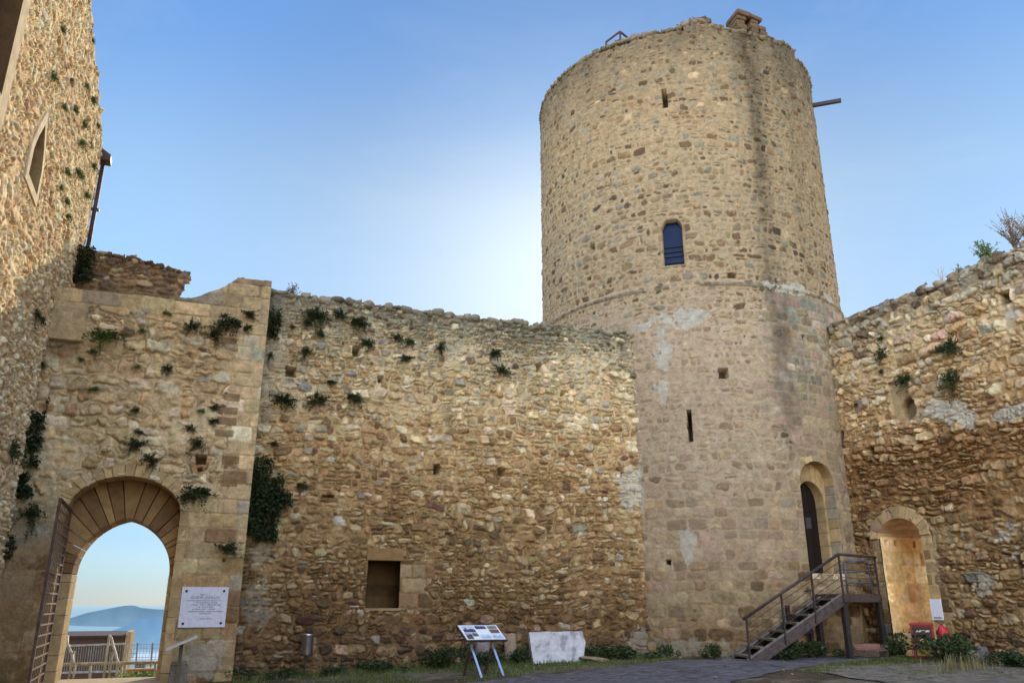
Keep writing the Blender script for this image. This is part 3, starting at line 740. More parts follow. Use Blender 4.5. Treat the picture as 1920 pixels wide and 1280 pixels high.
# ---- round tower ----------------------------------------------------------------------------------------
TC = (15.26, 22.45); TR = 5.0; TH0 = -212.0; TH1 = -36.0
def thu(th): return math.radians(th - TH0) * TR
W = Wall(0.0, thu(TH1), -0.1, 20.0, 0.0225, 61)
TH = TH0 + np.degrees(W.U / TR)
TST = dict(sk=.90, row=(.13, .29), asp=(.8, 1.9), gap=.055, p=(3.2, 9), split=.24, jit=.07, relief=.022, off=.012, tilt=.10, edge=.032, rough=.032, mort=.012, mrough=.030, crev=.012, warp=.03, wave=.05, fvar=.6, cvar=.14, tall=.1)
W.masonry(dict(TST, pal=zones([(0, wt(o=.25, t=.3, b=.2, pk=.2, s=.1)), (4, wt(o=.16, t=.3, b=.12, pk=.22, p=.1, s=.1)), (9, wt(o=.2, t=.3, b=.12, pk=.15, p=.12, s=.12, g=.05)), (10.6, wt(o=.2, t=.3, b=.2, g=.14, d=.05, s=.12)), (15, wt(o=.18, t=.3, b=.16, g=.22, d=.06, s=.1)), (19.4, wt(t=.35, b=.12, g=.35, d=.1))]),
     cols=COLS, mcol=ramp([(0, lin(176, 140, 96)), (2.5, lin(188, 156, 116)), (5, lin(200, 174, 142)), (9.5, lin(200, 170, 134)), (11, lin(200, 168, 124)), (15, lin(192, 162, 120)), (19.3, lin(160, 138, 108))]), smear=.40, smear_e=.06))
T0 = W.topv.copy()
# larger dressed courses low down by the door
low = (W.V < 4.6 + 1.6 * (fbm(W.U * .5, W.V * .5, 2) - .5)) & (TH > -142) | (TH > -97 + 14 * (vnoise(W.V * .9, W.V * 0, 3) - .5) + 5 * (vnoise(W.V * 4, W.V * 0, 5) - .5)) & (W.V < 10.2)
W.masonry(dict(ASH, row=(.22, .34), asp=(1.0, 2.1), gap=.03, jit=.04, p=(3.5, 8), warp=.022, relief=.026, mort=.016, mrough=.022, smear=.36, smear_e=.12, rough=.034, cvar=.2, pal=zones([(0, wt(o=.35, t=.25, b=.25, s=.15)), (3, wt(o=.25, t=.4, b=.12, pk=.15, s=.1)), (6, wt(t=.4, p=.1, pk=.3, g=.15, o=.08)), (10, wt(t=.4, p=.1, g=.3, pk=.2))]),
     cols=COLS, mcol=ramp([(0, lin(178, 142, 98)), (3, lin(190, 160, 122)), (6, lin(196, 172, 142)), (10, lin(180, 162, 138))])), low)
W.topv = T0
# pink lime render left on the lower half
ren = sstep(.5, .62, fbm(W.U * .9, W.V * .7, 7, 5) + .25 * sstep(10.2, 8.5, W.V) * sstep(1.5, 4, W.V) - .05) * (W.V < 10.25) * (W.V > .5)
W.c = W.c * (1 - .38 * ren[..., None]) + .38 * ren[..., None] * lin(196, 166, 134); W.h = W.h * (1 - .35 * ren) + .018 * .35 * ren
# string course, broken in the middle
mid = ((TH > -138) & (TH < -118)) * (vnoise(W.U * 4, W.V * 0, 3) > .42)
ring = np.exp(-((W.V - 10.36) / .055) ** 2) * (1 - .85 * mid)
W.h += .085 * ring + .035 * (W.V < 10.34); W.c = np.where((np.abs(W.V - 10.36) < .07)[..., None] & (mid < .5)[..., None], W.c * .45 + .5 * lin(150, 140, 122), W.c)
# openings
for (th, z, w_, h_, d_) in [(-126.2, 16.72, .15, .68, .6), (-125.4, 6.23, .13, .88, .6), (-113.8, 7.67, .26, .27, .4), (-71.3, 14.63, .1, .7, .3), (-157.2, 12.19, .2, .2, .3), (179.4 - 360, 12.3, .24, .3, .3), (-181.5, 11.75, .16, .2, .3), (-108.1, 10.62, .24, .16, .2), (-83.6, 8.86, .14, .22, .3), (-134.6, 2.61, .13, .13, .3), (-90, 5.9, .06, .08, .2), (-159, 11.2, .16, .12, .12), (-72, 6.2, .1, .12, .2)]:
    W.hole(thu(th), z, w_, h_, d_, rough=.006 if h_ > .5 else .014)
uw = thu(-126.8); op = inpoly(W, [(uw - .30, 11.03), (uw + .30, 11.03), (uw + .30, 12.24), (uw + .22, 12.40), (uw + .15, 12.50), (uw - .15, 12.50), (uw - .22, 12.40), (uw - .30, 12.24)])
fr = inpoly(W, [(uw - .38, 10.97), (uw + .38, 10.97), (uw + .38, 12.3), (uw + .2, 12.58), (uw - .2, 12.58), (uw - .38, 12.3)])
W.plain(fr & ~op, .03, lin(190, 158, 112), .6); W.mask_recess(op, .36, BRN * .6)
# door opening (cut)
ud = thu(-85.0); DW = .62
def dtop(x, zs, r, hw): return zs + r * np.sqrt(np.clip(1 - (x / hw) ** 2, 0, 1))
dx = W.U - ud
W.keep &= ~((np.abs(dx) < DW + .01) & (W.V > 2.33) & (W.V < dtop(dx, 4.68, .62, DW) + .01))
# stains: dark runs below the broken parapet, grey lichen at the top, white render remnants
def run(th, w_, z0, z1, seed, k, col=(.42, .43, .44)):
    x = TH - th - 2.2 * (fbm(W.V * .35, W.V * 0 + seed, seed) - .5)
    g = np.exp(-np.abs(x / w_) ** 1.6) * np.clip(.25 + 1.1 * vnoise(W.U * 5, W.V * 4, seed + 1), 0, 1) * sstep(z0, z0 + 2, W.V) * sstep(z1 + 1, z1 - .3, W.V) * (.55 + .9 * (fbm(W.U * 3, W.V * .5, seed, 4) - .22))
    W.stain(np.clip(g, 0, 1), col, k)
run(-92.5, 4.6, 4.6, 19.6, 2, .95, (.40, .41, .42)); run(-95, 1.6, 6, 19.6, 6, .7); run(-99, 2.2, 15.5, 19.6, 3, .6); run(-78, 5.5, 9, 19.5, 4, .5); run(-90, 7.0, 5.5, 10.3, 5, .55); run(-70, 8, 2, 19.5, 6, .35, (.6, .62, .64)); run(-92, 3.0, 13.0, 19.6, 1, .5)
W.stain(sstep(17.9, 19.4, W.V + 1.2 * (fbm(W.U * 1.4, W.V, 3) - .5)), (.60, .61, .60), .62)
W.stain(sstep(16, 19.4, W.V) * sstep(.5, .7, fbm(W.U * 1.2, W.V * .3, 6)), (.62, .62, .6), .6)
for (px, py, ru, rz, t, sd_) in [(1272, 600, .75, .3, .50, 1), (1245, 660, .3, .65, .56, 3), (1205, 613, .22, .14, .40, 4), (1243, 735, .14, .4, .52, 5), (1228, 725, .1, .15, .5, 2), (1195, 900, .18, 1.1, .58, 6), (1290, 1020, .25, .5, .64, 7), (1480, 540, .8, .25, .66, 2), (1550, 560, .5, .2, .6, 1)]:
    r = ray(px, py); A_ = r[0] ** 2 + r[1] ** 2; Bq = -2 * (r[0] * TC[0] + r[1] * TC[1]); Cq = TC[0] ** 2 + TC[1] ** 2 - TR * TR
    t_ = (-Bq - math.sqrt(max(Bq * Bq - 4 * A_ * Cq, 0))) / 2 / A_
    th = math.degrees(math.atan2(r[1] * t_ - TC[1], r[0] * t_ - TC[0]))
    W.patch(thu(th), EYE + r[2] * t_, ru, rz, WHT * .92, t, sd_, h=.02)
W.patch(thu(-130), .35, 2.2, .4, WHT * .75, .6, 3, k=.7)
W.stain(sstep(2.6, .2, W.V + .8 * (fbm(W.U, W.V, 3) - .5)), (.78, .70, .60), .6)
tprof = lambda th: np.interp(th, [-212, -150, -121, -118, -116, -113, -108, -107, -96, -95, -86, -84, -77, -75, -67, -66, -58, -36], [19.35, 19.3, 19.28, 19.36, 19.5, 19.55, 19.58, 19.34, 19.26, 19.3, 19.3, 19.45, 19.3, 19.5, 19.5, 19.25, 19.3, 19.3])
W.keep &= W.topv < tprof(TH) + .08 * (vnoise(W.U * 5, W.U * 0, 4) - .5)
def tow(U, V, h):
    th = np.radians(TH0) + U / TR
    return TC[0] + (TR + h) * np.cos(th), TC[1] + (TR + h) * np.sin(th), V
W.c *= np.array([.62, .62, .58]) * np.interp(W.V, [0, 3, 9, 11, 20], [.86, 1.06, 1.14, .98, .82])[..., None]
W.sat = .80
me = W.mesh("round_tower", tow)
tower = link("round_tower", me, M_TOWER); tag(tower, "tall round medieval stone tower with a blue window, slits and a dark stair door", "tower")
mb = MB()
def cyl_arc(mb, r, z0, z1, t0, t1, n, c):
    vs = []; fs = []
    for i in range(n + 1):
        t = math.radians(t0 + (t1 - t0) * i / n)
        for z in (z0, z1): vs.append((TC[0] + r * math.cos(t), TC[1] + r * math.sin(t), z))
    for i in range(n): fs.append((2 * i, 2 * i + 2, 2 * i + 3, 2 * i + 1))
    mb.add(vs, fs, c)
cyl_arc(mb, 4.2, -.3, 19.2, 0, 360, 72, TAN * .7); cyl_arc(mb, 5.0, -.3, 19.2, -37, 149, 60, TAN * .8)
vs = []; fs = []; nn = 90
for i in range(nn):
    t = 2 * math.pi * i / nn
    for r, z in ((4.98, 19.12), (4.2, 19.12), (4.2, 18.3), (0.01, 18.3)): vs.append((TC[0] + r * math.cos(t), TC[1] + r * math.sin(t), z))
for i in range(nn):
    j = (i + 1) % nn
    for k in range(3): fs.append((4 * i + k, 4 * j + k, 4 * j + k + 1, 4 * i + k + 1))
mb.add(vs, fs, TAN * .75)
mb.build("tower_core", M_TOWER, tower)
mb = MB(); rng = np.random.default_rng(17)
th = -214.0
while th < -34:                                     # broken wall head, stone by stone
    wd = rng.uniform(.14, .38); dth = math.degrees(wd / TR)
    t = math.radians(th + dth / 2)
    zt = float(tprof(th + dth / 2))
    for k, rr in enumerate((4.84, 4.4)):
        n0 = len(mb.v)
        stone_lump(mb, 0, 0, 0, wd / 2 * 1.06, .22, rng.uniform(.05, .11), rng, GREY * rng.uniform(.3, .52))
        ct, s_ = math.cos(t), math.sin(t)
        for q in range(n0, len(mb.v)):
            x, y, z = mb.v[q]
            mb.v[q] = (TC[0] + (rr + y) * ct - x * s_, TC[1] + (rr + y) * s_ + x * ct, zt - .02 + z)
    th += dth * .93
def tbox(mb, th, w_, r0, r1, z0, z1, c, bev=.02, tilt=0.0):
    t = math.radians(th)
    M = Matrix.Translation((TC[0] + r0 * math.cos(t), TC[1] + r0 * math.sin(t), z0)) @ Matrix.Rotation(t, 4, 'Z') @ Matrix.Rotation(tilt, 4, 'X')
    mb.box((0, -w_ / 2, 0), (r1 - r0, w_ / 2, z1 - z0), c, M, bev)
def tstone(th, z, wd, dp, hh, c, rr=4.76, tilt=0.0):
    n0 = len(mb.v); stone_lump(mb, 0, 0, 0, wd / 2, dp / 2, hh / 2, rng, c, 9)
    t = math.radians(th); ct, s_ = math.cos(t), math.sin(t)
    for q in range(n0, len(mb.v)):
        x, y, zz = mb.v[q]; zz += tilt * x
        mb.v[q] = (TC[0] + (rr + y) * ct - x * s_, TC[1] + (rr + y) * s_ + x * ct, z + zz)
for k_, (z_, h_) in enumerate([(19.18, .2), (19.385, .19), (19.58, .17), (19.755, .15)]):
    tbox(mb, -95.2 + .3 * (k_ % 2), .30 + .05 * (k_ % 2), 4.4, 5.02 + .02 * (k_ % 2), z_, z_ + h_, DARK * rng.uniform(.5, .75), .03, rng.normal() * .03)
    tbox(mb, -88.9, .34 - .06 * (k_ % 2), 4.4, 5.02, z_, z_ + h_, DARK * rng.uniform(.5, .75), .03, rng.normal() * .03)
    if k_ < 3: tbox(mb, -85.2 + .4 * (k_ % 2), .28, 4.45, 5.02, z_, z_ + h_, DARK * rng.uniform(.5, .75), .035, rng.normal() * .04)
tbox(mb, -94.2, .50, 4.36, 5.1, 19.90, 20.09, DARK * .62, .04, -.10); tbox(mb, -89.2, .58, 4.36, 5.08, 19.90, 20.04, DARK * .68, .04, -.13)
for th_, z_, wd_, hh_, ti in [
     (-116, 19.44, .4, .16, 0), (-112, 19.5, .5, .2, 0), (-109, 19.58, .42, .2, 0), (-110.5, 19.66, .34, .12, 0), (-75, 19.42, .4, .2, 0), (-71, 19.46, .46, .22, 0), (-68, 19.44, .36, .2, 0), (-104, 19.36, .4, .14, 0), (-99, 19.3, .36, .14, 0), (-80, 19.34, .42, .14, 0)]:
    tstone(th_, z_, wd_, .5, hh_, DARK * rng.uniform(.5, .72), 4.76, ti)
mb.build("parapet", M_STONE, tower, smooth=True)
# blue window with bars
t = math.radians(-126.8)
wM = Matrix.Translation((TC[0] + (TR - .2) * math.cos(t), TC[1] + (TR - .2) * math.sin(t), 0)) @ Matrix.Rotation(t + math.pi / 2, 4, 'Z')
mb = MB(); mb.prism([(-.34, 11.0), (.34, 11.0), (.34, 12.3), (.2, 12.55), (-.2, 12.55), (-.34, 12.3)], 0, .02, lin(8, 27, 62), wM)
wn = mb.build("window", M_GLASS, tower)
for z in (11.17, 11.37, 11.52, 11.68):
    mb = MB(); mb.bar(wM @ Vector((-.33, -.03, z)), wM @ Vector((.33, -.03, z + .012)), .02, .022, lin(20, 22, 30)); mb.build("bar", M_METAL, wn)
# door: arch ring, fan, reveals, leaf
def dmap(x, y, z):
    th = math.radians(-85.0) + x / TR
    return (TC[0] + (TR - y) * math.cos(th), TC[1] + (TR - y) * math.sin(th), z)
rng = np.random.default_rng(9)
def do_in(t): a = math.pi * (1 - t); return (DW * math.cos(a), 4.68 + .62 * math.sin(a))
def do_out(t): a = math.pi * (1 - t); return ((DW + .16) * math.cos(a), 4.68 + .78 * math.sin(a))
mb = MB(); wedge_ring(mb, do_in, do_out, 9, -.055, .26, rng, [TAN * .8, GREY * .9, TAN * .85], dmap, gap=.006)
for sg in (-1, 1):
    z = 2.3
    while z < 4.67:
        z2 = min(z + rng.uniform(.26, .4), 4.68); c = (TAN if rng.random() < .6 else GREY) * rng.uniform(.7, .95)
        x0, x1 = (-DW - .22, -DW) if sg < 0 else (DW, DW + .22)
        n0 = len(mb.v); mb.box((x0, -.05, z), (x1, .54, z2 - .008), c, bev=.01)
        mb.v[n0:] = [dmap(*v) for v in mb.v[n0:]]; z = z2
sur = mb.build("door_surround", M_ASHLAR, tower)
IW = .53
def di_in(t): a = math.pi * (1 - t); return (IW * math.cos(a), 4.14 + .66 * math.sin(a))
def di_out(t): a = math.pi * (1 - t); return ((DW + .05) * math.cos(a), 4.5 + (.86) * math.sin(a))
mb = MB(); wedge_ring(mb, di_in, di_out, 9, .26, .54, rng, [TAN * .82, SAND * .8, TAN * .75], dmap, gap=.006)
for sg in (-1, 1):
    z = 2.36
    while z < 4.13:
        z2 = min(z + rng.uniform(.26, .4), 4.50 if z > 3.8 else 4.14)
        x0, x1 = (-DW, -IW) if sg < 0 else (IW, DW)
        n0 = len(mb.v); mb.box((x0, .262, z), (x1, .56, z2 - .006), TAN * rng.uniform(.65, .85), bev=.008); mb.v[n0:] = [dmap(*v) for v in mb.v[n0:]]; z = z2
mb.build("arch_fan", M_ASHLAR, sur)
mb = MB()
for k in range(6):
    x0 = -.56 + k * 1.12 / 6
    n0 = len(mb.v); mb.box((x0, .545, 2.34), (x0 + 1.12 / 6 - .008, .585, 4.85), lin(38, 30, 26) * rng.uniform(.7, 1.1)); mb.v[n0:] = [dmap(*v) for v in mb.v[n0:]]
dr = mb.build("door", M_WOOD, tower)
mb = MB(); n0 = 0; mb.box((.0, .535, 3.55), (.22, .544, 3.85), lin(66, 62, 70)); mb.v = [dmap(*v) for v in mb.v]; mb.build("notice", M_PAINT, dr)
mb = MB(); mb.box((-.62, -.09, 2.2), (.66, .56, 2.34), lin(206, 186, 156), bev=.012); mb.v = [dmap(*v) for v in mb.v]; mb.build("door_sill", M_ASHLAR, tower)
# roof railing and the projecting beam
mb = MB(); P = [dmap(0, 0, 0)]
def tp(th, r, z): t = math.radians(th); return (TC[0] + r * math.cos(t), TC[1] + r * math.sin(t), z)
RB = lin(66, 44, 42)
for th, z in ((-149.0, 19.72), (-142.5, 19.9)): mb.bar(tp(th, 4.75, 19.15), tp(th, 4.75, z), .05, .05, RB)
mb.bar(tp(-149, 4.75, 19.72), tp(-142.5, 4.75, 19.9), .05, .05, RB); mb.bar(tp(-149, 4.75, 19.46), tp(-142.5, 4.75, 19.6), .03, .03, RB); mb.bar(tp(-142.5, 4.75, 19.9), tp(-139.5, 4.3, 19.72), .05, .05, RB)
mb.build("roof_railing", M_METAL, tower)
q0 = Vector(tp(-46.5, 4.6, 18.35)); q1 = q0 + Vector((math.cos(R_(-38)), math.sin(R_(-38)), .02)).normalized() * 1.35
mb = MB(); mb.bar(q0, q1, .12, .12, lin(62, 56, 60)); mb.build("beam", M_WOOD, tower)

# ---- right-hand wall with the arched passage --------------------------------------------------------------
AR = 17.0
W = Wall(6.6, 18.3, -0.1, 9.8, 0.0185, 77)
W.masonry(dict(RUB, row=(.12, .28), asp=(1.0, 2.4), gap=.026, pal=zones([(0, wt(o=.25, t=.2, b=.24, r=.09, d=.06, w=.03, bl=.02)), (1.5, wt(o=.3, t=.28, b=.18, r=.03, g=.06, bl=.02, p=.06)), (4, wt(o=.4, t=.22, b=.22, r=.03, bl=.02, s=.08)), (5.6, wt(o=.42, t=.2, b=.24, s=.08)), (6.4, wt(o=.25, t=.3, p=.15, s=.2, b=.06)), (8, wt(o=.15, t=.3, p=.22, s=.16, g=.12, pk=.05)), (9.2, wt(t=.3, g=.45, d=.1, p=.1))]),
     cols=COLS, mcol=ramp([(0, lin(180, 146, 104)), (3, lin(176, 136, 84)), (5.5, lin(164, 118, 66)), (6.3, lin(196, 160, 108)), (8, lin(196, 168, 124)), (9.4, lin(150, 134, 106))]), smear=.3))
T0 = W.topv.copy()
reg = (W.V > 6.1 + .5 * (vnoise(W.U * 1.3, W.U * 0, 2) - .5))
W.masonry(dict(BIG, row=(.17, .34), gap=.03, asp=(1.0, 2.2), pal=zones([(6, wt(o=.3, t=.25, p=.15, s=.2, b=.1)), (8, wt(o=.15, t=.3, p=.22, s=.18, g=.12, pk=.05)), (9.1, wt(t=.3, g=.4, d=.1, p=.1))]), cols=COLS, mcol=ramp([(6, lin(186, 146, 92)), (8, lin(196, 168, 122)), (9.4, lin(146, 130, 104))]), smear=.38, smear_e=.1), reg)
row = np.floor(W.V / .3); qn = .25 + .45 * vnoise(row * 1.7 + .3, row * 0 + .3, 2)
reg = ((W.U > 15.45 - qn) & (W.U < 15.5) | (W.U > 16.8) & (W.U < 16.85 + qn * .6)) & (W.V < 3.5)
W.masonry(dict(ASH, row=(.3, .3001), asp=(1.2, 2.4), pal=zones([(0, wt(o=.3, t=.4, b=.15, r=.03, bl=.02)), (9, wt(o=.3, t=.4, g=.3))]), cols=COLS, mcol=ramp([(0, lin(176, 144, 100)), (9, lin(176, 144, 100))])), reg)
W.topv = np.where(W.V > 5.5, np.where(W.V > 7, W.topv, T0), T0)
for (px, py, w_, h_, d_) in [(1577, 818, .24, .3, .5), (1578, 858, .22, .22, .4), (1635, 848, .24, .26, .4), (1610, 890, .16, .26, .4), (1745, 1003, .12, .32, .4), (1628, 1017, .12, .26, .4), (1912, 1055, .16, .34, .4), (1885, 558, .28, .3, .5), (1585, 945, .12, .14, .3)]:
    a, b, z = on_a(px, py, AR); W.hole(b, z, w_, h_, d_)
# shallow niche with rounded hollow
a, b, z = on_a(1690, 757, AR); m = (np.abs(W.U - b) < .34) & (np.abs(W.V - z - .1) < .55 + .1 * (vnoise(W.U * 6, W.U * 0, 2) - .5)); W.plain(m, -.06, TAN * .75, .6)
a, b, z = on_a(1703, 766, AR); m = ((W.U - b) / .26) ** 2 + ((W.V - z) / .3) ** 2 < 1; W.mask_recess(m, .28, TAN * .55)
for (px, py, ru, rz, t, s_) in [(1785, 772, .36, .26, .56, 2), (1815, 790, .28, .36, .64, 4), (1905, 772, .6, .2, .50, 6), (1760, 765, .4, .25, .66, 1), (1900, 590, .25, .12, .45, 3), (1556, 641, .16, .12, .4, 5), (1900, 1030, .4, .5, .66, 3), (1850, 1090, .4, .4, .64, 6)]:
    a, b, z = on_a(px, py, AR); W.patch(b, z, ru, rz, WHT * .85, t, s_)
W.stain(sstep(8.6, 9.5, W.V + .5 * (fbm(W.U * 2, W.V, 3) - .5)), (.6, .62, .64), .7)
W.stain(sstep(1.8, .2, W.V + .5 * (fbm(W.U, W.V, 4) - .5)), (.7, .64, .58), .7)
W.stain(sstep(5.9, 5.2, W.V) * sstep(3.2, 4.2, W.V), (.84, .74, .62), .6)
W.ragged(lambda u: np.interp(u, [8, 13.2, 14.5, 18.3], [9.42, 9.38, 9.36, 9.55]) + .10 * (vnoise(u * 3, u * 0, 2) - .5))
PB0, PB1, PS, PRs = 15.45, 16.80, 3.22, .46
PC, PH = (PB0 + PB1) / 2, (PB1 - PB0) / 2
parc = lambda u: PS + PRs * np.sqrt(np.clip(1 - ((u - PC) / PH) ** 2, 0, 1))
W.keep &= ~((np.abs(W.U - PC) < PH + .005) & (W.V < parc(W.U) + .01))
W.c *= np.interp(W.V, [0, 5, 6.5, 9], [.74, .84, 1.08, 1.12])[..., None] * np.array([1.0, 1., .95])  # shade of the lower courses painted in as darker colour
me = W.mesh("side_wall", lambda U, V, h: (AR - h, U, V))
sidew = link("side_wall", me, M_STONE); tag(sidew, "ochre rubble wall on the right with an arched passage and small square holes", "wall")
TW = 1.65
wall_core("wall_core", [((AR + .55, 6.6, -.3), (AR + TW, PB0 - .02, 9.2)), ((AR + .55, PB1 + .02, -.3), (AR + TW, 18.6, 9.2)), ((AR + .55, PB0 - .02, 3.75), (AR + TW, PB1 + .02, 9.2)), ((AR + .03, -14, -.3), (AR + TW, 6.65, 9.3)), ((AR + .03, 6.65, 9.0), (AR + .55, 18.4, 9.22))], sidew, c=OCH * .85)
rng = np.random.default_rng(25); mb = MB(); u = 6.7
while u < 18.2:
    wd = rng.uniform(.18, .5); z = float(np.interp(u, [8, 13.2, 14.5, 18.3], [9.38, 9.34, 9.32, 9.5]))
    n0 = len(mb.v); stone_lump(mb, 0, 0, 0, wd / 2 * 1.05, .3, rng.uniform(.05, .1), rng, GREY * rng.uniform(.55, .95))
    mb.v[n0:] = [(AR + .26 + y, u + wd / 2 + x, z + zz) for x, y, zz in mb.v[n0:]]; u += wd * .93
mb.build("coping", M_STONE, sidew, smooth=True)
# passage lining: far jamb, near jamb, barrel, holes
Wp = Wall(AR - .03, AR + TW + .02, 0.15, PS + .05, 0.025, 88)
Wp.masonry(dict(ASH, row=(.34, .5), asp=(.8, 1.5), gap=.008, relief=.02, mort=.015, edge=.012, cvar=.09, smear=.45, smear_e=.2, pal=zones([(0, wt(s=.6, p=.3, t=.2)), (4, wt(s=.6, o=.3, p=.2))]), cols=COLS, mcol=ramp([(0, lin(206, 166, 110)), (4, lin(196, 154, 92))])))
for aa in (17.16, 17.5, 18.15): Wp.hole(aa, 3.12, .1, .14, .3, dark=.25)
Wp.c *= np.array([1.26, 1.14, .90])
me = Wp.mesh("passage", lambda U, V, h: (U, PB1 - h, V)); psg = link("passage", me, M_ASHLAR, sidew)
mb = MB(); z = .15
while z < PS:
    z2 = min(z + rng.uniform(.3, .45), PS + .02); mb.box((AR - .03, PB0 - .3, z), (AR + TW, PB0, z2 - .006), SAND * rng.uniform(.8, 1.05), bev=.008); z = z2
for (x0, x1) in ((AR - .03, AR + .42), (AR + .43, AR + .9), (AR + .91, AR + TW)):
    def b_in(t): a = math.pi * (1 - t); return (PC + PH * math.cos(a), PS + PRs * math.sin(a))
    def b_out(t): a = math.pi * (1 - t); return (PC + (PH + .3) * math.cos(a), PS + (PRs + .32) * math.sin(a))
    wedge_ring(mb, b_in, b_out, 11, x0 - (.03 if x0 < AR else 0), x1, rng, [TAN * .85, SAND * .9, PINK * .9, TAN * .95], lambda x, y, z: (y, x, z), gap=.006, j=.008)
mb.build("passage_arch", M_ASHLAR, sidew)
# ================================================================== GROUND AND THE VIEW THROUGH THE GATE
def terrain(x, y):
    D = 1.25 * sstep(21.05, 22.6, y) + 0.22 * np.clip(y - 27, 0, None) + 0.10 * np.clip(y - 24, 0, 3)
    f = 1 - sstep(4, 9, x) * (1 - sstep(35, 60, y))
    return np.maximum(ground_z(x) - D * f, -170)
def axis(parts):
    out = []
    for a, b, n in parts: out.append(np.linspace(a, b, n, endpoint=False))
    return np.concatenate(out)
gx = axis([(-40000, -300, 14), (-300, -30, 14), (-30, -5, 24), (-5, 20, 126), (20, 45, 24), (45, 400, 14), (400, 40001, 12)])
gy = axis([(-400, -20, 14), (-20, 10, 30), (10, 24, 94), (24, 45, 24), (45, 900, 40), (900, 20001, 14)])
X, Y = np.meshgrid(gx, gy)
near = (X > -8) & (X < 22) & (Y > 5) & (Y < 24)
Z = terrain(X, Y) + near * (.05 * (fbm(X * .9, Y * .9, 3) - .5) + .02 * (vnoise(X * 5, Y * 5, 2) - .5))
soil = lin(78, 66, 50); grav = lin(104, 94, 82); far_ = lin(120, 130, 96)
q = sstep(.45, .6, fbm(X * .7, Y * .7, 6))[..., None]
C = soil * (1 - q) + grav * q
fa = sstep(24, 60, Y)[..., None]; C = C * (1 - fa) + far_ * fa
outs = (sstep(20.6, 21.2, Y) * sstep(60, 24, Y))[..., None]; C = C * (1 - outs) + lin(176, 160, 130) * outs
beh = sstep(8, 2, Y)[..., None]; C = C * (1 - beh) + lin(196, 178, 146) * beh  # unseen ground behind the camera, paled to bounce light onto the walls
rt = sstep(18.5, 19, X)[..., None] * (Y < 60)[..., None]; C = C * (1 - rt) + lin(206, 186, 150) * rt  # unseen ground beyond the passage, paled so sunlight bounces into it
nvv = X.size; idx = np.arange(nvv).reshape(X.shape)
F = np.stack([idx[:-1, :-1], idx[:-1, 1:], idx[1:, 1:], idx[1:, :-1]], -1).reshape(-1, 4)
me = np_mesh("ground", np.stack([X, Y, Z], -1).reshape(-1, 3), F, C.reshape(-1, 3))
tag(link("ground", me, M_EARTH), kind="structure")
def gz(x, y):
    return float(terrain(np.float64(x), np.float64(y)) + .05 * (fbm(np.float64(x) * .9, np.float64(y) * .9, 3) - .5) + .02 * (vnoise(np.float64(x) * 5, np.float64(y) * 5, 2) - .5))

# grey paved path across the yard (a sheet laid over the soil)
def strip(name, left, right, n, col, mat, lift=.012, kind="structure", jit=.05):
    left = np.array(left, float); right = np.array(right, float)
    def res(p, n):
        s = np.concatenate([[0], np.cumsum(np.hypot(*np.diff(p, axis=0).T))]); t = np.linspace(0, s[-1], n)
        return np.stack([np.interp(t, s, p[:, 0]), np.interp(t, s, p[:, 1])], 1)
    l = res(left, n); r = res(right, n); m = 18
    V = []; Cc = []
    for i in range(n):
        for k in range(m + 1):
            t = k / m
            if k in (0, m): t += jit * (vnoise(np.float64(i * .5), np.float64(k), 3) - .5)
            p = l[i] * (1 - t) + r[i] * t
            V.append((p[0], p[1], gz(p[0], p[1]) + lift)); Cc.append(col * (.85 + .3 * float(fbm(np.float64(p[0] * 1.5), np.float64(p[1] * 1.5), 5))))
    idx = np.arange(n * (m + 1)).reshape(n, m + 1)
    F = np.stack([idx[:-1, :-1], idx[1:, :-1], idx[1:, 1:], idx[:-1, 1:]], -1).reshape(-1, 4)
    return tag(link(name, np_mesh(name, np.array(V), F, np.array(Cc)), mat), kind=kind)
strip("path", [(1.5, 13.4), (5.7, 15.9), (8.5, 16.6), (10.9, 17.3), (12.0, 17.2), (14.0, 16.9), (16.4, 16.9)], [(1.5, 9.0), (6.5, 11.0), (8.5, 12.4), (10.6, 13.6), (12.4, 14.7), (14.4, 15.5), (16.4, 16.0)], 90, lin(92, 89, 92), M_EARTH)
strip("gravel", [(11.5, 13.3), (13.3, 14.3), (15.0, 14.7), (16.8, 13.4)], [(10.5, 9.0), (13.0, 9.0), (15.5, 9.0), (16.8, 9.5)], 60, lin(112, 104, 95), M_EARTH, lift=.02)

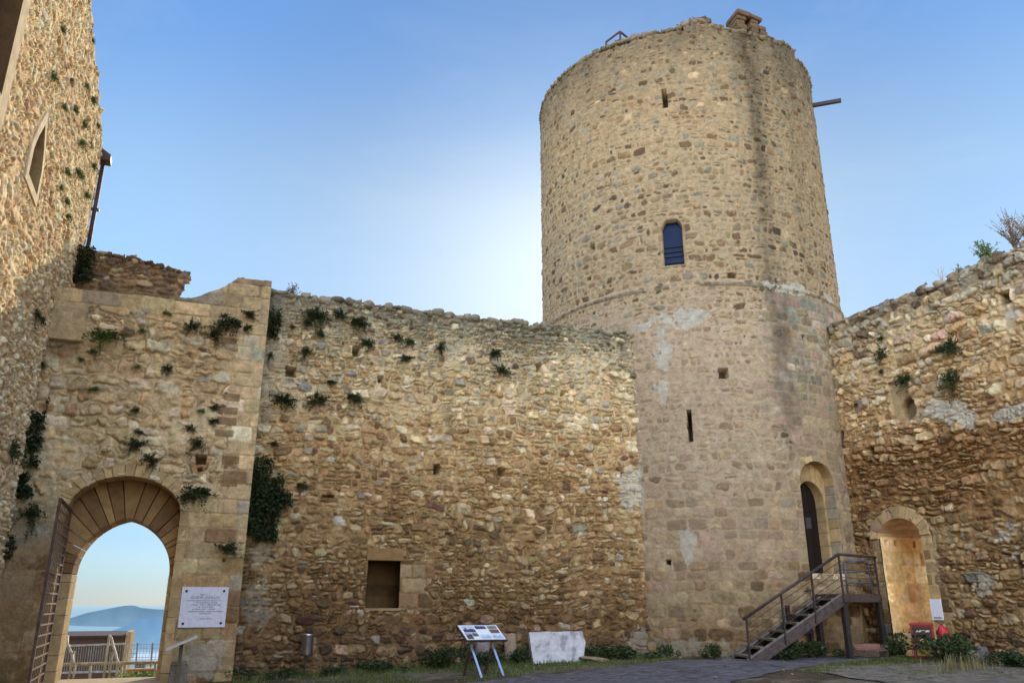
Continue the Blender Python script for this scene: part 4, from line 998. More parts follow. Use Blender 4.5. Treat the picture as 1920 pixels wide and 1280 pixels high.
# sea and hills in the haze
me = bpy.data.meshes.new("sea"); s_ = 90000
mb = MB()
sv = []; cols_ = []
ys = [2500, 6000, 12000, 25000, 50000, 88000]
for y in ys:
    k = (y - 2500) / (88000 - 2500)
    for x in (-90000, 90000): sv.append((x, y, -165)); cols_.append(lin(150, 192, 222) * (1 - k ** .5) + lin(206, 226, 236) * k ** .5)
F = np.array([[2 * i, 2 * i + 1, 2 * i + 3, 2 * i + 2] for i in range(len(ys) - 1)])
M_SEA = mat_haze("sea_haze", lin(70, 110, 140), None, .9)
tag(link("sea", np_mesh("sea", np.array(sv), F, np.array(cols_)), M_SEA), kind="structure")
def ridge(name, D, azs, tops, depth, base, c_top, c_bot, seed, f, rough=.06):
    az = np.linspace(azs[0], azs[-1], 160); tp_ = np.interp(az, azs, tops)
    tp_ = tp_ + rough * abs(tops[0] - base) * .3 * (fbm(az * 2.2, az * 0 + seed, seed) - .5)
    V = []; Cc = []; nr = 22
    for i, a in enumerate(az):
        for k in range(nr):
            t = k / (nr - 1)
            r = D - depth * (1 - t)
            z = base + (tp_[i] - base) * (t ** 1.3) + (1 - t) * t * 4 * (tp_[i] - base) * .14 * (fbm(np.float64(a * 1.5), np.float64(t * 2 + seed), seed + 1) - .5)
            V.append((r * math.sin(R_(a)), r * math.cos(R_(a)), z))
            n_ = float(fbm(np.float64(a * 2.2 + t), np.float64(t * 5), seed + 2)) - .5
            Cc.append((c_bot * (1 - t) + c_top * t) * (1 + .34 * n_))
        r = D + depth * .6; V.append((r * math.sin(R_(a)), r * math.cos(R_(a)), base)); Cc.append(c_top)
    m = nr + 1; idx = np.arange(len(az) * m).reshape(len(az), m)
    F = np.stack([idx[:-1, :-1], idx[1:, :-1], idx[1:, 1:], idx[:-1, 1:]], -1).reshape(-1, 4)
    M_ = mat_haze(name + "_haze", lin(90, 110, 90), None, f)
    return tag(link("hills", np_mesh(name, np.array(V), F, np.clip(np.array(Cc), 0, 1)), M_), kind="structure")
def azpx(px): return math.degrees(math.atan2(*ray(px, 1140)[:2]))
def zpx(px, py, D): r = ray(px, py); return EYE + r[2] / math.hypot(r[0], r[1]) * D
D1 = 8000
pp = [(-400, 1185), (0, 1180), (110, 1170), (130, 1160), (165, 1148), (200, 1141), (230, 1135), (250, 1134), (265, 1139), (300, 1142), (360, 1141), (480, 1150), (700, 1165)]
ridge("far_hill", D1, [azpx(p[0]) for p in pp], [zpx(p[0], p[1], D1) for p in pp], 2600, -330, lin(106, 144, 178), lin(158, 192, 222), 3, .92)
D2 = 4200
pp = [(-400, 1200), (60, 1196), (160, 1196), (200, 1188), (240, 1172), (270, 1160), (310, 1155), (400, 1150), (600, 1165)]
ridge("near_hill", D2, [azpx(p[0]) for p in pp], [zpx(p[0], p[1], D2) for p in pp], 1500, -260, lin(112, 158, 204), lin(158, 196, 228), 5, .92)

# ---- things outside the gate
STEELC = lin(150, 142, 122); CREAM = lin(150, 136, 110)
def P(px, py, b): return Vector(on_b(px, py, b))
bx = 22.6
t = thing("handrail", "pale steel handrail bending down the steps, right one outside the gate", "handrail", (0, 0, 0))
def rail_set(t, pts_rail, posts):
    q = MB(); q.tube([P(*p) for p in pts_rail], .032, 8, CREAM); q.build("rail", M_METAL, t, smooth=True)
    for a, c in posts:
        q = MB(); q.tube([P(*a), P(*c)], .026, 8, STEELC); q.build("post", M_METAL, t, smooth=True)
rail_set(t, [(205, 1191, 23.2), (209, 1196, 23.1), (211, 1205, 23.0), (216, 1222, 22.7), (220, 1238, 22.4), (225, 1248, 22.2)], [((205, 1191, 23.2), (193, 1280, 23.2)), ((211, 1222, 22.7), (203, 1280, 22.7)), ((221, 1246, 22.3), (215, 1280, 22.3)), ((228, 1250, 22.1), (226, 1280, 22.1))])
t = thing("handrail", "pale steel handrail bending down the steps, left one beside the open gate leaf", "handrail", (0, 0, 0))
rail_set(t, [(127, 1192, 23.2), (126, 1205, 23.0), (131, 1218, 22.8), (136, 1226, 22.6), (137, 1238, 22.4), (139, 1248, 22.2)], [((124, 1196, 23.2), (110, 1280, 23.2)), ((139, 1220, 22.6), (127, 1280, 22.6)), ((141, 1246, 22.3), (136, 1280, 22.3))])
t = thing("barrier_rail", "long pale horizontal barrier rail crossing the view outside the gate", "railing")
q = MB(); q.tube([P(70, 1246, 23.9), P(330, 1240, 23.9)], .04, 8, CREAM); q.build("rail", M_METAL, t, smooth=True)
q = MB(); q.tube([P(120, 1276, 23.9), P(330, 1270, 23.9)], .03, 8, CREAM); q.build("rail", M_METAL, t, smooth=True)
for px in (100, 170, 235, 292):
    q = MB(); q.tube([P(px, 1244, 23.92), P(px - 4, 1300, 23.92)], .03, 8, STEELC); q.build("post", M_METAL, t, smooth=True)
t = thing("bar_fence", "grey steel bar fence in front of the dark shed outside the gate", "fence")
bf = 26.5
q = MB(); q.bar(P(60, 1212, bf), P(236, 1206, bf), .05, .05, lin(150, 160, 170)); q.bar(P(60, 1262, bf), P(236, 1257, bf), .05, .05, lin(150, 160, 170)); q.build("frame", M_METAL, t)
q = MB()
xs = list(np.arange(100, 236, 4.6)) + list(np.arange(163, 196, 4.6) + 2.3)
for px in xs: q.bar(P(px + 3, 1210 - (px - 60) * .03, bf), P(px - 3, 1261 - (px - 60) * .03, bf), .014, .014, lin(116, 124, 132))
q.build("bars", M_METAL, t)
t = thing("mesh_fence", "thin wire mesh fence beside the dark shed outside the gate", "fence")
q = MB()
for k in range(7): q.bar(P(238, 1208 + 8 * k, bf + .2), P(340, 1206 + 8 * k, bf + .2), .012, .012, lin(150, 170, 190))
for k in range(16): q.bar(P(240 + 6 * k, 1208, bf + .2), P(234 + 6 * k, 1258, bf + .2), .010, .010, lin(150, 170, 190))
q.build("wires", M_METAL, t)
for px in (256, 284):
    q = MB(); q.bar(P(px + 2, 1204, bf + .2), P(px - 3, 1264, bf + .2), .04, .04, lin(120, 130, 140)); q.build("post", M_METAL, t)
# dark shed
bs_ = 31.0
a0 = P(20, 1198, bs_); a1 = P(236, 1191, bs_); a2 = P(236, 1262, bs_)
t = thing("shed", "dark timber shed with sunlit pale end wall, outside the gate below the hills", "shed")
DK = lin(74, 58, 54)
q = MB(); q.box((a0.x, bs_, a2.z - 2), (a1.x, bs_ + 5, a1.z - .05), DK); q.build("wall", M_WOOD, t)
q = MB(); q.box((a1.x + .003, bs_ - .02, a2.z - 2), (a1.x + .16, bs_ + 2.2, a1.z + .12), lin(150, 132, 102)); q.build("end_wall", M_ASHLAR, t)
q = MB(); q.box((a0.x, bs_ - .12, a1.z - .05), (a1.x + .003, bs_ + 5, a1.z + .02), lin(56, 46, 46)); q.build("roof", M_WOOD, t)
# low white building further down
bw = 48.0
a0 = P(246, 1234, bw); a1 = P(420, 1230, bw); a2 = P(250, 1262, bw)
t = thing("white_building", "low white flat-roofed building behind the wire fence outside the gate", "building")
q = MB(); q.box((a0.x + .3, bw, a2.z - 3), (a1.x, bw + 6, a1.z - .25), lin(206, 214, 220)); q.build("wall", M_PAINT, t)
q = MB(); q.box((a0.x, bw - .4, a1.z - .25), (a1.x, bw + 6.3, a1.z - .02), lin(150, 160, 172)); q.build("roof", M_PAINT, t)
q = MB(); a = P(253, 1245, bw); q.box((a.x, bw - .03, a.z - .8), (a.x + .5, bw - .002, a.z + .1), lin(70, 84, 100)); q.build("window", M_GLASS, t)
# low stone kerb wall with weeds
t = thing("kerb_wall", "low ochre stone wall edging the terrace outside the gate", "wall")
a0 = P(228, 1254, 25.2); a1 = P(345, 1250, 25.2)
q = MB(); q.box((a0.x, 25.2, a0.z - 1.6), (a1.x, 25.6, a0.z), OCH * .8, bev=.03); q.build("wall", M_STONE, t)
# ================================================================== SMALL THINGS IN THE YARD
BLK = lin(62, 50, 48)
def text_mesh(s, size, loc, rotM, mat, parent, name="inscription", col=(.02, .02, .025), align='CENTER', sx=1.0):
    cu = bpy.data.curves.new(name, 'FONT'); cu.body = s; cu.size = size; cu.align_x = align; cu.align_y = 'CENTER'
    tmp = bpy.data.objects.new(name, cu); COL.objects.link(tmp)
    dg = bpy.context.evaluated_depsgraph_get(); me = bpy.data.meshes.new_from_object(tmp.evaluated_get(dg))
    bpy.data.objects.remove(tmp); bpy.data.curves.remove(cu)
    n = len(me.vertices)
    at = me.color_attributes.new("Col", "FLOAT_COLOR", "POINT"); c = np.ones((n, 4), np.float32); c[:, :3] = col; at.data.foreach_set("color", c.ravel())
    me.materials.clear()
    me.transform(Matrix.Translation(loc) @ rotM @ Matrix.Diagonal((sx, 1, 1, 1)))
    return link(name, me, mat, parent)
FACE = Matrix.Rotation(math.pi / 2, 4, 'X')        # text facing -y

# marble plaque beside the gate
t = thing("plaque", "white marble plaque with engraved text and four bolts, right of the gateway", "plaque", (0, 0, 0))
py0 = G0 - .065
q = MB(); q.box((-.10, py0, 1.11), (.845, py0 + .035, 1.935), lin(206, 206, 220), bev=.004); q.build("slab", M_MARBLE, t)
for x, z in ((-.01, 1.85), (.755, 1.855), (-.005, 1.19), (.755, 1.195)):
    q = MB(); q.lathe([(.028, 0), (.028, .008), (.014, .018), (.001, .02)], 12, lin(56, 44, 44)); q.v = [(x + v[0], py0 - v[2], z + v[1]) for v in q.v]; q.build("bolt", M_METAL, t)
INK = lin(84, 84, 100)
text_mesh("GIUSEPPE GARIBALDI", .075, (.38, py0 - .002, 1.715), FACE, M_PAINT, t, col=INK, sx=.82)
rng = np.random.default_rng(4)
for z, x0, x1, k in [(1.775, .28, .44, .8), (1.655, .02, .72, .9), (1.612, .22, .66, .8), (1.568, .12, .70, .8), (1.522, .27, .56, .7), (1.478, .15, .60, .7), (1.432, .05, .78, .7), (1.388, .30, .52, .9), (1.285, .32, .54, .5)]:
    ins = MB(); x = x0
    while x < x1:                                   # worn lettering: strokes of letters, unreadable in the photograph
        wl = rng.uniform(.010, .018)
        if rng.random() < .84:
            for s in range(2): ins.box((x + s * wl * .55, py0 - .0018, z - .013), (x + s * wl * .55 + .004, py0 - .0002, z + .013), INK * (1.2 - .2 * k))
            ins.box((x, py0 - .0018, z + (.008 if rng.random() < .5 else -.002)), (x + wl * .7, py0 - .0002, z + (.0115 if rng.random() < .5 else .002)), INK * 1.1)
        x += wl + .006
    ins.build("text_line", M_PAINT, t)

# slanted board on a post by the plaque
t = thing("reading_board", "thin slanted board seen edge-on, on a post under the marble plaque", "information board")
a = Vector(on_b(311, 1217, 18.3)); b = Vector(on_b(370, 1192, 18.3))
q = MB(); q.bar(a, b, .62, .035, lin(190, 182, 172), up=(0, 0, 1)); q.build("board", M_PAINT, t)
m_ = (a + b) / 2
q = MB(); q.bar((m_.x, 18.3, gz(m_.x, 18.3) - .05), (m_.x, 18.3, m_.z - .02), .07, .07, lin(92, 80, 66)); q.build("post", M_METAL, t)
# short stone bollard
t = thing("stone_stub", "short grey stone post beside the gateway jamb, below the slanted board", "stone post")
c_ = Vector(on_b(334, 1262, 18.6))
q = MB(); q.box((c_.x - .17, 18.5, gz(c_.x, 18.6) - .1), (c_.x + .17, 18.84, .42), lin(136, 126, 112), bev=.03); q.build("shaft", M_STONE, t)
q = MB(); q.box((c_.x - .15, 18.52, .421), (c_.x + .15, 18.82, .47), lin(150, 142, 132), bev=.02); q.build("cap", M_STONE, t)

# steel litter bin
bb = 19.25
top = Vector(on_b(578, 1188, bb)); bot = Vector(on_b(578, 1227, bb))
t = thing("litter_bin", "shiny steel cylindrical litter bin on a thin post by the curtain wall", "litter bin", (top.x, bb, gz(top.x, bb)))
g0 = gz(top.x, bb)
q = MB(); q.lathe([(.125, bot.z - g0), (.13, bot.z - g0 + .02), (.13, top.z - g0 - .02), (.138, top.z - g0), (.118, top.z - g0), (.115, bot.z - g0 + .03)], 28, lin(200, 200, 208)); q.build("drum", M_STEEL, t, smooth=True)
q = MB(); q.tube([(-.02, .06, -.05), (-.02, .06, bot.z - g0 + .2)], .02, 8, lin(70, 66, 64)); q.build("post", M_METAL, t, smooth=True)
q = MB(); q.tube([(-.14, 0, top.z - g0 - .12), (-.16, 0, top.z - g0 + .03), (-.14, 0, top.z - g0 + .05)], .008, 6, lin(80, 76, 74)); q.build("hinge", M_METAL, t, smooth=True)

# information panel
pb = 16.85
TL, TRc, BR_, BL_ = on_b(858, 1172, pb + .42), on_b(930, 1170, pb + .42), on_b(949, 1196, pb), on_b(876, 1199, pb)
TL, TRc, BR_, BL_ = [Vector(v) for v in (TL, TRc, BR_, BL_)]
zt_ = (TL.z + TRc.z) / 2; zb_ = (BR_.z + BL_.z) / 2
# a flat tilted rectangle through those corners
ex = Vector(((TRc.x - TL.x + BR_.x - BL_.x) / 2, 0, 0)); 
e_u = (TL - BL_); e_u = Vector((e_u.x, e_u.y, e_u.z))
t = thing("info_panel", "tilted information panel with small photographs on two bent legs, front of the white slab", "information panel")
def pp_(u, v, o=0.0):
    n_ = ex.cross(e_u).normalized()
    if n_.z < 0: n_ = -n_
    return BL_ + ex * u + e_u * v + n_ * o
def quad(mb, u0, v0, u1, v1, o, c): mb.poly([pp_(u0, v0, o), pp_(u1, v0, o), pp_(u1, v1, o), pp_(u0, v1, o)], c)
q = MB()
vs = [pp_(u, v, o) for o in (-.04, 0) for u, v in ((-.03, -.04), (1.03, -.04), (1.03, 1.04), (-.03, 1.04))]
q.add(vs, [(3, 2, 1, 0), (4, 5, 6, 7), (0, 1, 5, 4), (1, 2, 6, 5), (2, 3, 7, 6), (3, 0, 4, 7)], lin(64, 58, 60)); q.build("backing", M_METAL, t)
q = MB(); quad(q, 0, 0, 1, 1, .004, lin(214, 214, 220)); sh = q.build("sheet", M_PAINT, t)
rng = np.random.default_rng(12)
def photo(u0, v0, u1, v1, sky_, land, fr=.5):
    q = MB(); quad(q, u0, v0, u1, v1, .008, land); quad(q, u0, v0 + (v1 - v0) * fr, u1, v1, .011, sky_)
    for k in range(4):
        a_ = rng.uniform(u0, u1 - .06); h_ = rng.uniform(.05, .3) * (v1 - v0); quad(q, a_, v0 + (v1 - v0) * fr, min(a_ + rng.uniform(.02, .08), u1), v0 + (v1 - v0) * fr + h_, .013, land * .8)
    q.build("photo", M_PAINT, sh)
photo(.06, .50, .36, .93, lin(170, 180, 205), lin(60, 62, 84), .45); photo(.04, .04, .20, .44, lin(140, 140, 160), lin(70, 70, 90), .5); photo(.22, .22, .36, .46, lin(150, 160, 160), lin(80, 84, 90), .5)
photo(.40, .72, .68, .95, lin(120, 134, 170), lin(52, 60, 92), .5); photo(.72, .72, .96, .95, lin(130, 150, 150), lin(120, 116, 100), .5); photo(.72, .42, .96, .68, lin(100, 90, 90), lin(110, 84, 74), .5)
photo(.40, .05, .66, .32, lin(176, 196, 216), lin(160, 184, 206), .4); photo(.70, .05, .97, .34, lin(176, 196, 216), lin(156, 176, 200), .4)
for ux in (.16, .70):
    p0 = pp_(ux, .12, -.05); g_ = gz(p0.x, p0.y)
    k = Vector((p0.x + .005, p0.y - .0, g_ + .50)); ft = Vector((p0.x + .09, p0.y - .40, gz(p0.x + .09, p0.y - .4) - .01))
    leg = MB(); leg.bar(p0 + Vector((0, .03, -.0)), k + Vector((0, .03, 0)), .055, .03, lin(118, 112, 100)); L_ = leg.build("leg", M_METAL, t)
    q = MB(); q.bar(k + Vector((.003, -.002, .03)), ft, .05, .02, lin(186, 198, 228)); q.build("foot", M_STEEL, L_)
    q = MB(); q.bar(k + Vector((-.03, .04, .02)), Vector((p0.x - .06, p0.y + .32, gz(p0.x - .06, p0.y + .32) - .02)), .05, .03, lin(66, 54, 48)); q.build("strut", M_METAL, L_)

# white slab leaning on the wall
t = thing("stone_slab", "big white weathered stone slab leaning on the foot of the curtain wall", "slab")
s0 = 18.72
c4 = [Vector(on_b(*p)) for p in ((1000, 1239, s0), (1095, 1236, s0), (1098, 1205, s0 + .2), (1093, 1183, s0 + .38), (993, 1184, s0 + .38))]
nrm = Vector((0, -.92, .38))
rng = np.random.default_rng(2)
q = MB()
nb_ = 48; nz_ = 28
B_, T_ = c4[0].z - .06, c4[4].z
def slab_pt(u, v):
    xl = c4[0].x * (1 - v) + c4[4].x * v; xr = np.interp(v, [0, .6, 1], [c4[1].x - .03, c4[2].x + .02, c4[3].x])
    xr += .012 * (vnoise(np.float64(v * 9), np.float64(1), 2) - .5); xl += .008 * (vnoise(np.float64(v * 9), np.float64(4), 3) - .5)
    z = B_ + (T_ - B_) * v; z += (.016 * (vnoise(np.float64(u * 12), np.float64(2), 1) - .5)) * (v > .9)
    return Vector((xl + (xr - xl) * u, s0 + .42 * v, z))
vs = []; cc = []
for k, o in ((0, 0.0), (1, -.10)):
    for j in range(nz_ + 1):
        for i in range(nb_ + 1):
            u, v = i / nb_, j / nz_
            p = slab_pt(u, v); r_ = .012 * float(fbm(np.float64(u * 9), np.float64(v * 6), 4)) if k == 0 else 0
            p = p + nrm * (o + r_); vs.append(p)
            n_ = float(fbm(np.float64(u * 10), np.float64(v * 5), 3)); cc.append(lin(176, 172, 176) * (.60 + .62 * n_) * (1 - .3 * (n_ < .38)))
idx = np.arange(2 * (nb_ + 1) * (nz_ + 1)).reshape(2, nz_ + 1, nb_ + 1)
F = [np.stack([idx[k, :-1, :-1], idx[k, :-1, 1:], idx[k, 1:, 1:], idx[k, 1:, :-1]], -1).reshape(-1, 4) for k in (0, 1)]
for e0, e1 in ((idx[0, 0], idx[1, 0]), (idx[0, -1], idx[1, -1]), (idx[0, :, 0], idx[1, :, 0]), (idx[0, :, -1], idx[1, :, -1])):
    F.append(np.stack([e0[:-1], e0[1:], e1[1:], e1[:-1]], -1))
link("face", np_mesh("stone_slab", np.array([tuple(v) for v in vs]), np.concatenate(F), np.array(cc), smooth=False), M_MARBLE, t)
# pale tree stump and a grey stone behind the panel
def rock(name, label, cat, px, py, b, w_, h_, col, seed, group=None, d_=None):
    p = Vector(on_b(px, py, b)); q = MB(); stone_lump(q, 0, 0, 0, w_, d_ or w_ * .8, h_, np.random.default_rng(seed), col)
    g_ = gz(p.x, b); o = q.build(name, M_STONE, None, smooth=True, loc=(p.x, b, g_ + h_ * .75)); return tag(o, label, cat, group)
rock("tree_stump", "pale dead stump against the wall between panel and white slab", "stump", 957, 1232, 19.3, .13, .38, lin(150, 130, 112), 3)
rock("boulder", "grey upright stone half hidden behind the information panel legs", "stone", 906, 1240, 19.3, .17, .30, lin(132, 122, 118), 6)
rock("boulder", "round grey boulder on the grass right of the dark bush, left of two", "stone", 1828, 1252, 14.1, .18, .17, lin(132, 120, 104), 8, None)
rock("boulder", "dark grey boulder topped with white, right of the round boulder on the grass", "stone", 1846, 1250, 14.0, .12, .20, lin(104, 98, 96), 10, None)
rock("boulder", "long low pale stone in the weeds right of the white slab", "stone", 1118, 1238, 18.6, .35, .05, lin(140, 122, 100), 12, None)

# ---- steel stair to the tower door
STL = lin(70, 57, 57); STD = lin(48, 42, 42); RAILC = lin(56, 47, 46)
t = thing("steel_stair", "dark red-brown steel stair with landing and cable railing up to the tower door", "staircase")
FL, FR = Vector((14.9, 16.15, 1.82)), Vector((16.88, 16.97, 1.82))
RL, RR = Vector((15.05, 17.32, 1.82)), Vector((16.88, 17.72, 1.82))
off = Vector((.22, .86, 0))
N0 = Vector((12.36, 16.70, .33)); N1 = FL + Vector((0, 0, 0)); 
def stringer(a, b):
    q = MB(); d = (b - a); dn = Vector((d.x, d.y, 0)).normalized(); th_ = .055; pr = Vector((-dn.y, dn.x, 0)) * th_ / 2
    dep = Vector((0, 0, .27))
    pts = [a + Vector((0, 0, .0)), b, b - dep, a + dn * .42 + Vector((0, 0, -.02)) - Vector((0, 0, .02)), a + dn * .1 - Vector((0, 0, .02))]
    vs = [p + pr for p in pts] + [p - pr for p in pts]; n = len(pts)
    q.add(vs, [tuple(range(n)), tuple(range(2 * n - 1, n - 1, -1))] + [(i, i + n, (i + 1) % n + n, (i + 1) % n) for i in range(n)], STL)
    # paler top flange
    q.bar(a + Vector((0, 0, .012)), b + Vector((0, 0, .012)), .10, .02, lin(108, 102, 102))
    return q.build("stringer", M_METAL, t)
stringer(N0, N1); stringer(N0 + off, N1 + off)
ns = 8; dvec = N1 - N0; dn = Vector((dvec.x, dvec.y, 0)).normalized()
for k in range(ns):
    c = N0 + dvec * ((k + .55) / (ns + .1)) 
    q = MB(); c2 = c + off
    p = [c - dn * .14, c + dn * .14, c2 + dn * .14, c2 - dn * .14]
    vs = [v + Vector((0, 0, .0)) for v in p] + [v - Vector((0, 0, .045)) for v in p]
    q.add(vs, [(0, 1, 2, 3), (7, 6, 5, 4), (0, 4, 5, 1), (1, 5, 6, 2), (2, 6, 7, 3), (3, 7, 4, 0)], lin(112, 104, 90)); q.build("tread", M_WOOD, t)
q = MB()
vs = [v + Vector((0, 0, .0)) for v in (FL, FR, RR, RL)] + [v - Vector((0, 0, .05)) for v in (FL, FR, RR, RL)]
q.add(vs, [(0, 1, 2, 3), (7, 6, 5, 4), (0, 4, 5, 1), (1, 5, 6, 2), (2, 6, 7, 3), (3, 7, 4, 0)], lin(96, 78, 70)); q.build("deck", M_METAL, t)
q = MB()
def beam(a, b): q.bar(a - Vector((0, 0, .10)), b - Vector((0, 0, .10)), .06, .19, STL * .95)
beam(FL + Vector((0, -.03, 0)), FR + Vector((0, -.03, 0))); beam(FR, RR); beam(FL, RL); beam(RL, RR); q.build("landing_frame", M_METAL, t)
for p in (FL + Vector((.05, .05, 0)), FR + Vector((-.04, .03, 0)), RL + Vector((.02, -.06, 0)), RR + Vector((-.75, -.12, 0))):
    q = MB(); q.bar((p.x, p.y, gz(p.x, p.y) - .05), (p.x, p.y, p.z - .2), .12, .12, STD); q.build("support_post", M_METAL, t)
rz_ = .92
posts = [N0 + dvec * f for f in (.02, .38, .70)] + [FL, FR + Vector((-.03, 0, 0))]
nrm_o = Vector((-.04 * dn.y, .04 * dn.x, 0)) * -1
for p in posts:
    q = MB(); q.bar(p + nrm_o + Vector((0, 0, -.22 if p is not posts[0] else -.05)), p + nrm_o + Vector((0, 0, rz_)), .045, .03, RAILC); q.build("rail_post", M_METAL, t)
q = MB(); a = posts[0] + nrm_o + Vector((0, 0, rz_ + .01)); b = posts[3] + nrm_o + Vector((0, 0, rz_ + .01)); c = posts[4] + nrm_o + Vector((0, 0, rz_ + .01))
q.tube([a - (b - a).normalized() * .10, b], .035, 10, RAILC); q.tube([b - (b - a).normalized() * .0, c + Vector((.06, .02, 0))], .035, 10, RAILC); q.build("handrail", M_METAL, t, smooth=True)
for k in range(1, 5):
    q = MB(); dz = Vector((0, 0, rz_ * k / 5 + .02)); sag = Vector((0, 0, -.015)); m_ = (b + c) / 2
    A_, B2, C2 = [p + nrm_o + dz for p in (posts[0], posts[3], posts[4])]
    q.tube([A_, B2], .009, 6, RAILC); q.tube([B2, (B2 + C2) / 2 + sag, C2], .009, 6, RAILC); q.build("cable", M_METAL, t)
# ladder-like grey frame standing on the landing
t2 = thing("metal_frame", "blue-grey ladder-shaped metal frame standing on the stair landing", "frame")
f0 = FR * .30 + RR * .70 + Vector((-.12, 0, .0)); FB = lin(92, 96, 112)
pL = Vector((16.30, 17.45, 1.82)); pR = Vector((16.86, 17.18, 1.82)); hF = .86
q = MB(); q.tube([pL, pL + Vector((0, 0, hF - .04)), pL * .96 + pR * .04 + Vector((0, 0, hF)), pR * .96 + pL * .04 + Vector((0, 0, hF)), pR + Vector((0, 0, hF - .04)), pR], .024, 8, FB); q.build("hoop", M_METAL, t2, smooth=True)
for z in (.30, .58):
    q = MB(); q.tube([pL + Vector((0, 0, z)), pR + Vector((0, 0, z))], .02, 8, FB); q.build("rung", M_METAL, t2, smooth=True)
# pallet with boards under the landing
pc = Vector((16.2, 16.78, 0)); pg = gz(16.2, 16.78) + .015; ang = R_(22)
t = thing("pallet", "worn timber pallet on the ground under the stair landing", "pallet", (pc.x, pc.y, pg), ang)
for k in range(5):
    q = MB(); q.box((-.6, -.4 + .17 * k, .12), (.6, -.27 + .17 * k, .142), lin(120, 100, 84) * random.uniform(.8, 1.1)); q.build("board", M_WOOD, t)
for k in range(3):
    q = MB(); q.box((-.6 + .55 * k, -.4, .0), (-.5 + .55 * k, .41, .118), lin(104, 88, 74)); q.build("bearer", M_WOOD, t)
t = thing("board_stack", "stack of pinkish boards lying on the pallet under the landing", "boards", (pc.x - .1, pc.y + .02, pg + .144), ang + .05)
for k in range(3):
    q = MB(); q.box((-.52 + .05 * k, -.22 + .03 * k, .042 * k), (.55 - .08 * k, .10 + .04 * k, .042 * k + .04), lin(164, 122, 112) * (.9 + .1 * k)); q.build("board", M_WOOD, t)
# leaning lumber frame in the shade under the flight
t = thing("timber_rack", "dark timber rack with crossbars standing in shadow under the stair flight", "rack")
r0 = Vector((14.05, 17.1, gz(14.05, 17.1))); r1 = Vector((14.75, 17.2, gz(14.75, 17.2)))
for p in (r0, r1):
    q = MB(); q.bar(p - Vector((0, 0, .03)), p + Vector((0, .08, 1.22)), .09, .09, lin(52, 42, 38)); q.build("upright", M_WOOD, t)
for z in (.2, .58, .98):
    q = MB(); q.bar(r0 + Vector((0, -.05, z)), r1 + Vector((0, -.05, z)), .05, .07, lin(58, 46, 42)); q.build("crossbar", M_WOOD, t)

# ---- red hydrant cabinet, hydrant, white notice
REDC = lin(142, 44, 50)
cx, cy_ = 16.45, 15.36; cg = gz(cx, cy_)
t = thing("hydrant_cabinet", "red metal fire hose cabinet with dark front, beside the arched passage", "cabinet", (cx, cy_, cg), R_(-48))
q = MB(); q.box((-.25, -.12, .0), (.25, .12, .78), REDC * .9, bev=.008); q.build("body", M_PAINT, t)
q = MB(); q.prism([(-.28, .78), (.28, .78), (.24, .83), (-.24, .83)], -.16, .15, REDC * 1.05); q.build("lid", M_PAINT, t)
q = MB(); q.box((-.20, -.128, .04), (.20, -.121, .74), lin(66, 34, 34)); dr = q.build("door", M_PAINT, t)
q = MB(); q.box((-.15, -.1315, .63), (.15, -.1285, .67), lin(206, 186, 186)); q.build("label_strip", M_PAINT, dr)
q = MB()
for k in range(20):
    a_, b_ = 2 * math.pi * k / 20, 2 * math.pi * (k + 1) / 20
    for r0_, r1_ in ((.045, .065),) + (((.10, .115),) if 1 <= k <= 8 else ()):
        q.poly([(r0_ * math.cos(a_), -.1305, .36 + r0_ * math.sin(a_)), (r1_ * math.cos(a_), -.1305, .36 + r1_ * math.sin(a_)), (r1_ * math.cos(b_), -.1305, .36 + r1_ * math.sin(b_)), (r0_ * math.cos(b_), -.1305, .36 + r0_ * math.sin(b_))], lin(206, 170, 90))
q.box((-.02, -.132, .34), (.02, -.129, .38), lin(206, 170, 90)); q.build("emblem", M_PAINT, dr)
q = MB(); q.box((-.17, -.1315, .10), (.17, -.1285, .24), lin(150, 124, 50)); q.build("decal", M_PAINT, dr)
hx_, hy_ = 16.66, 14.98; hg = gz(hx_, hy_)
t = thing("fire_hydrant", "small bright red fire hydrant behind the dark bush", "hydrant", (hx_, hy_, hg))
HR = lin(178, 40, 54)
q = MB(); q.lathe([(.10, 0), (.10, .03), (.065, .05), (.065, .50), (.095, .52), (.10, .56), (.10, .66), (.08, .72), (.04, .76), (.001, .77)], 20, HR); q.build("barrel", M_PAINT, t, smooth=True)
q = MB(); q.lathe([(.028, 0), (.028, .05), (.001, .052)], 6, lin(170, 160, 164), (0, 0, .765)); q.build("cap_nut", M_STEEL, t)
for sg in (-1, 1):
    q = MB(); q.tube([(0, 0, .60), (.0, sg * .15, .60)], .045, 12, HR); q.build("outlet", M_PAINT, t, smooth=True)
a, b, z = on_a(1757, 1142, AR - .05)
t = thing("notice_sign", "small white notice plate on the wall right of the arched passage", "sign")
q = MB(); q.box((AR - .075, b - .16, z - .24), (AR - .055, b + .16, z + .24), lin(226, 230, 240)); q.build("plate", M_PAINT, t)
q = MB()
for k in range(7): q.box((AR - .078, b - .115 + .033 * k, z - .205), (AR - .0755, b - .092 + .033 * k, z - .17), lin(96, 100, 116))
q.build("lettering", M_PAINT, t)
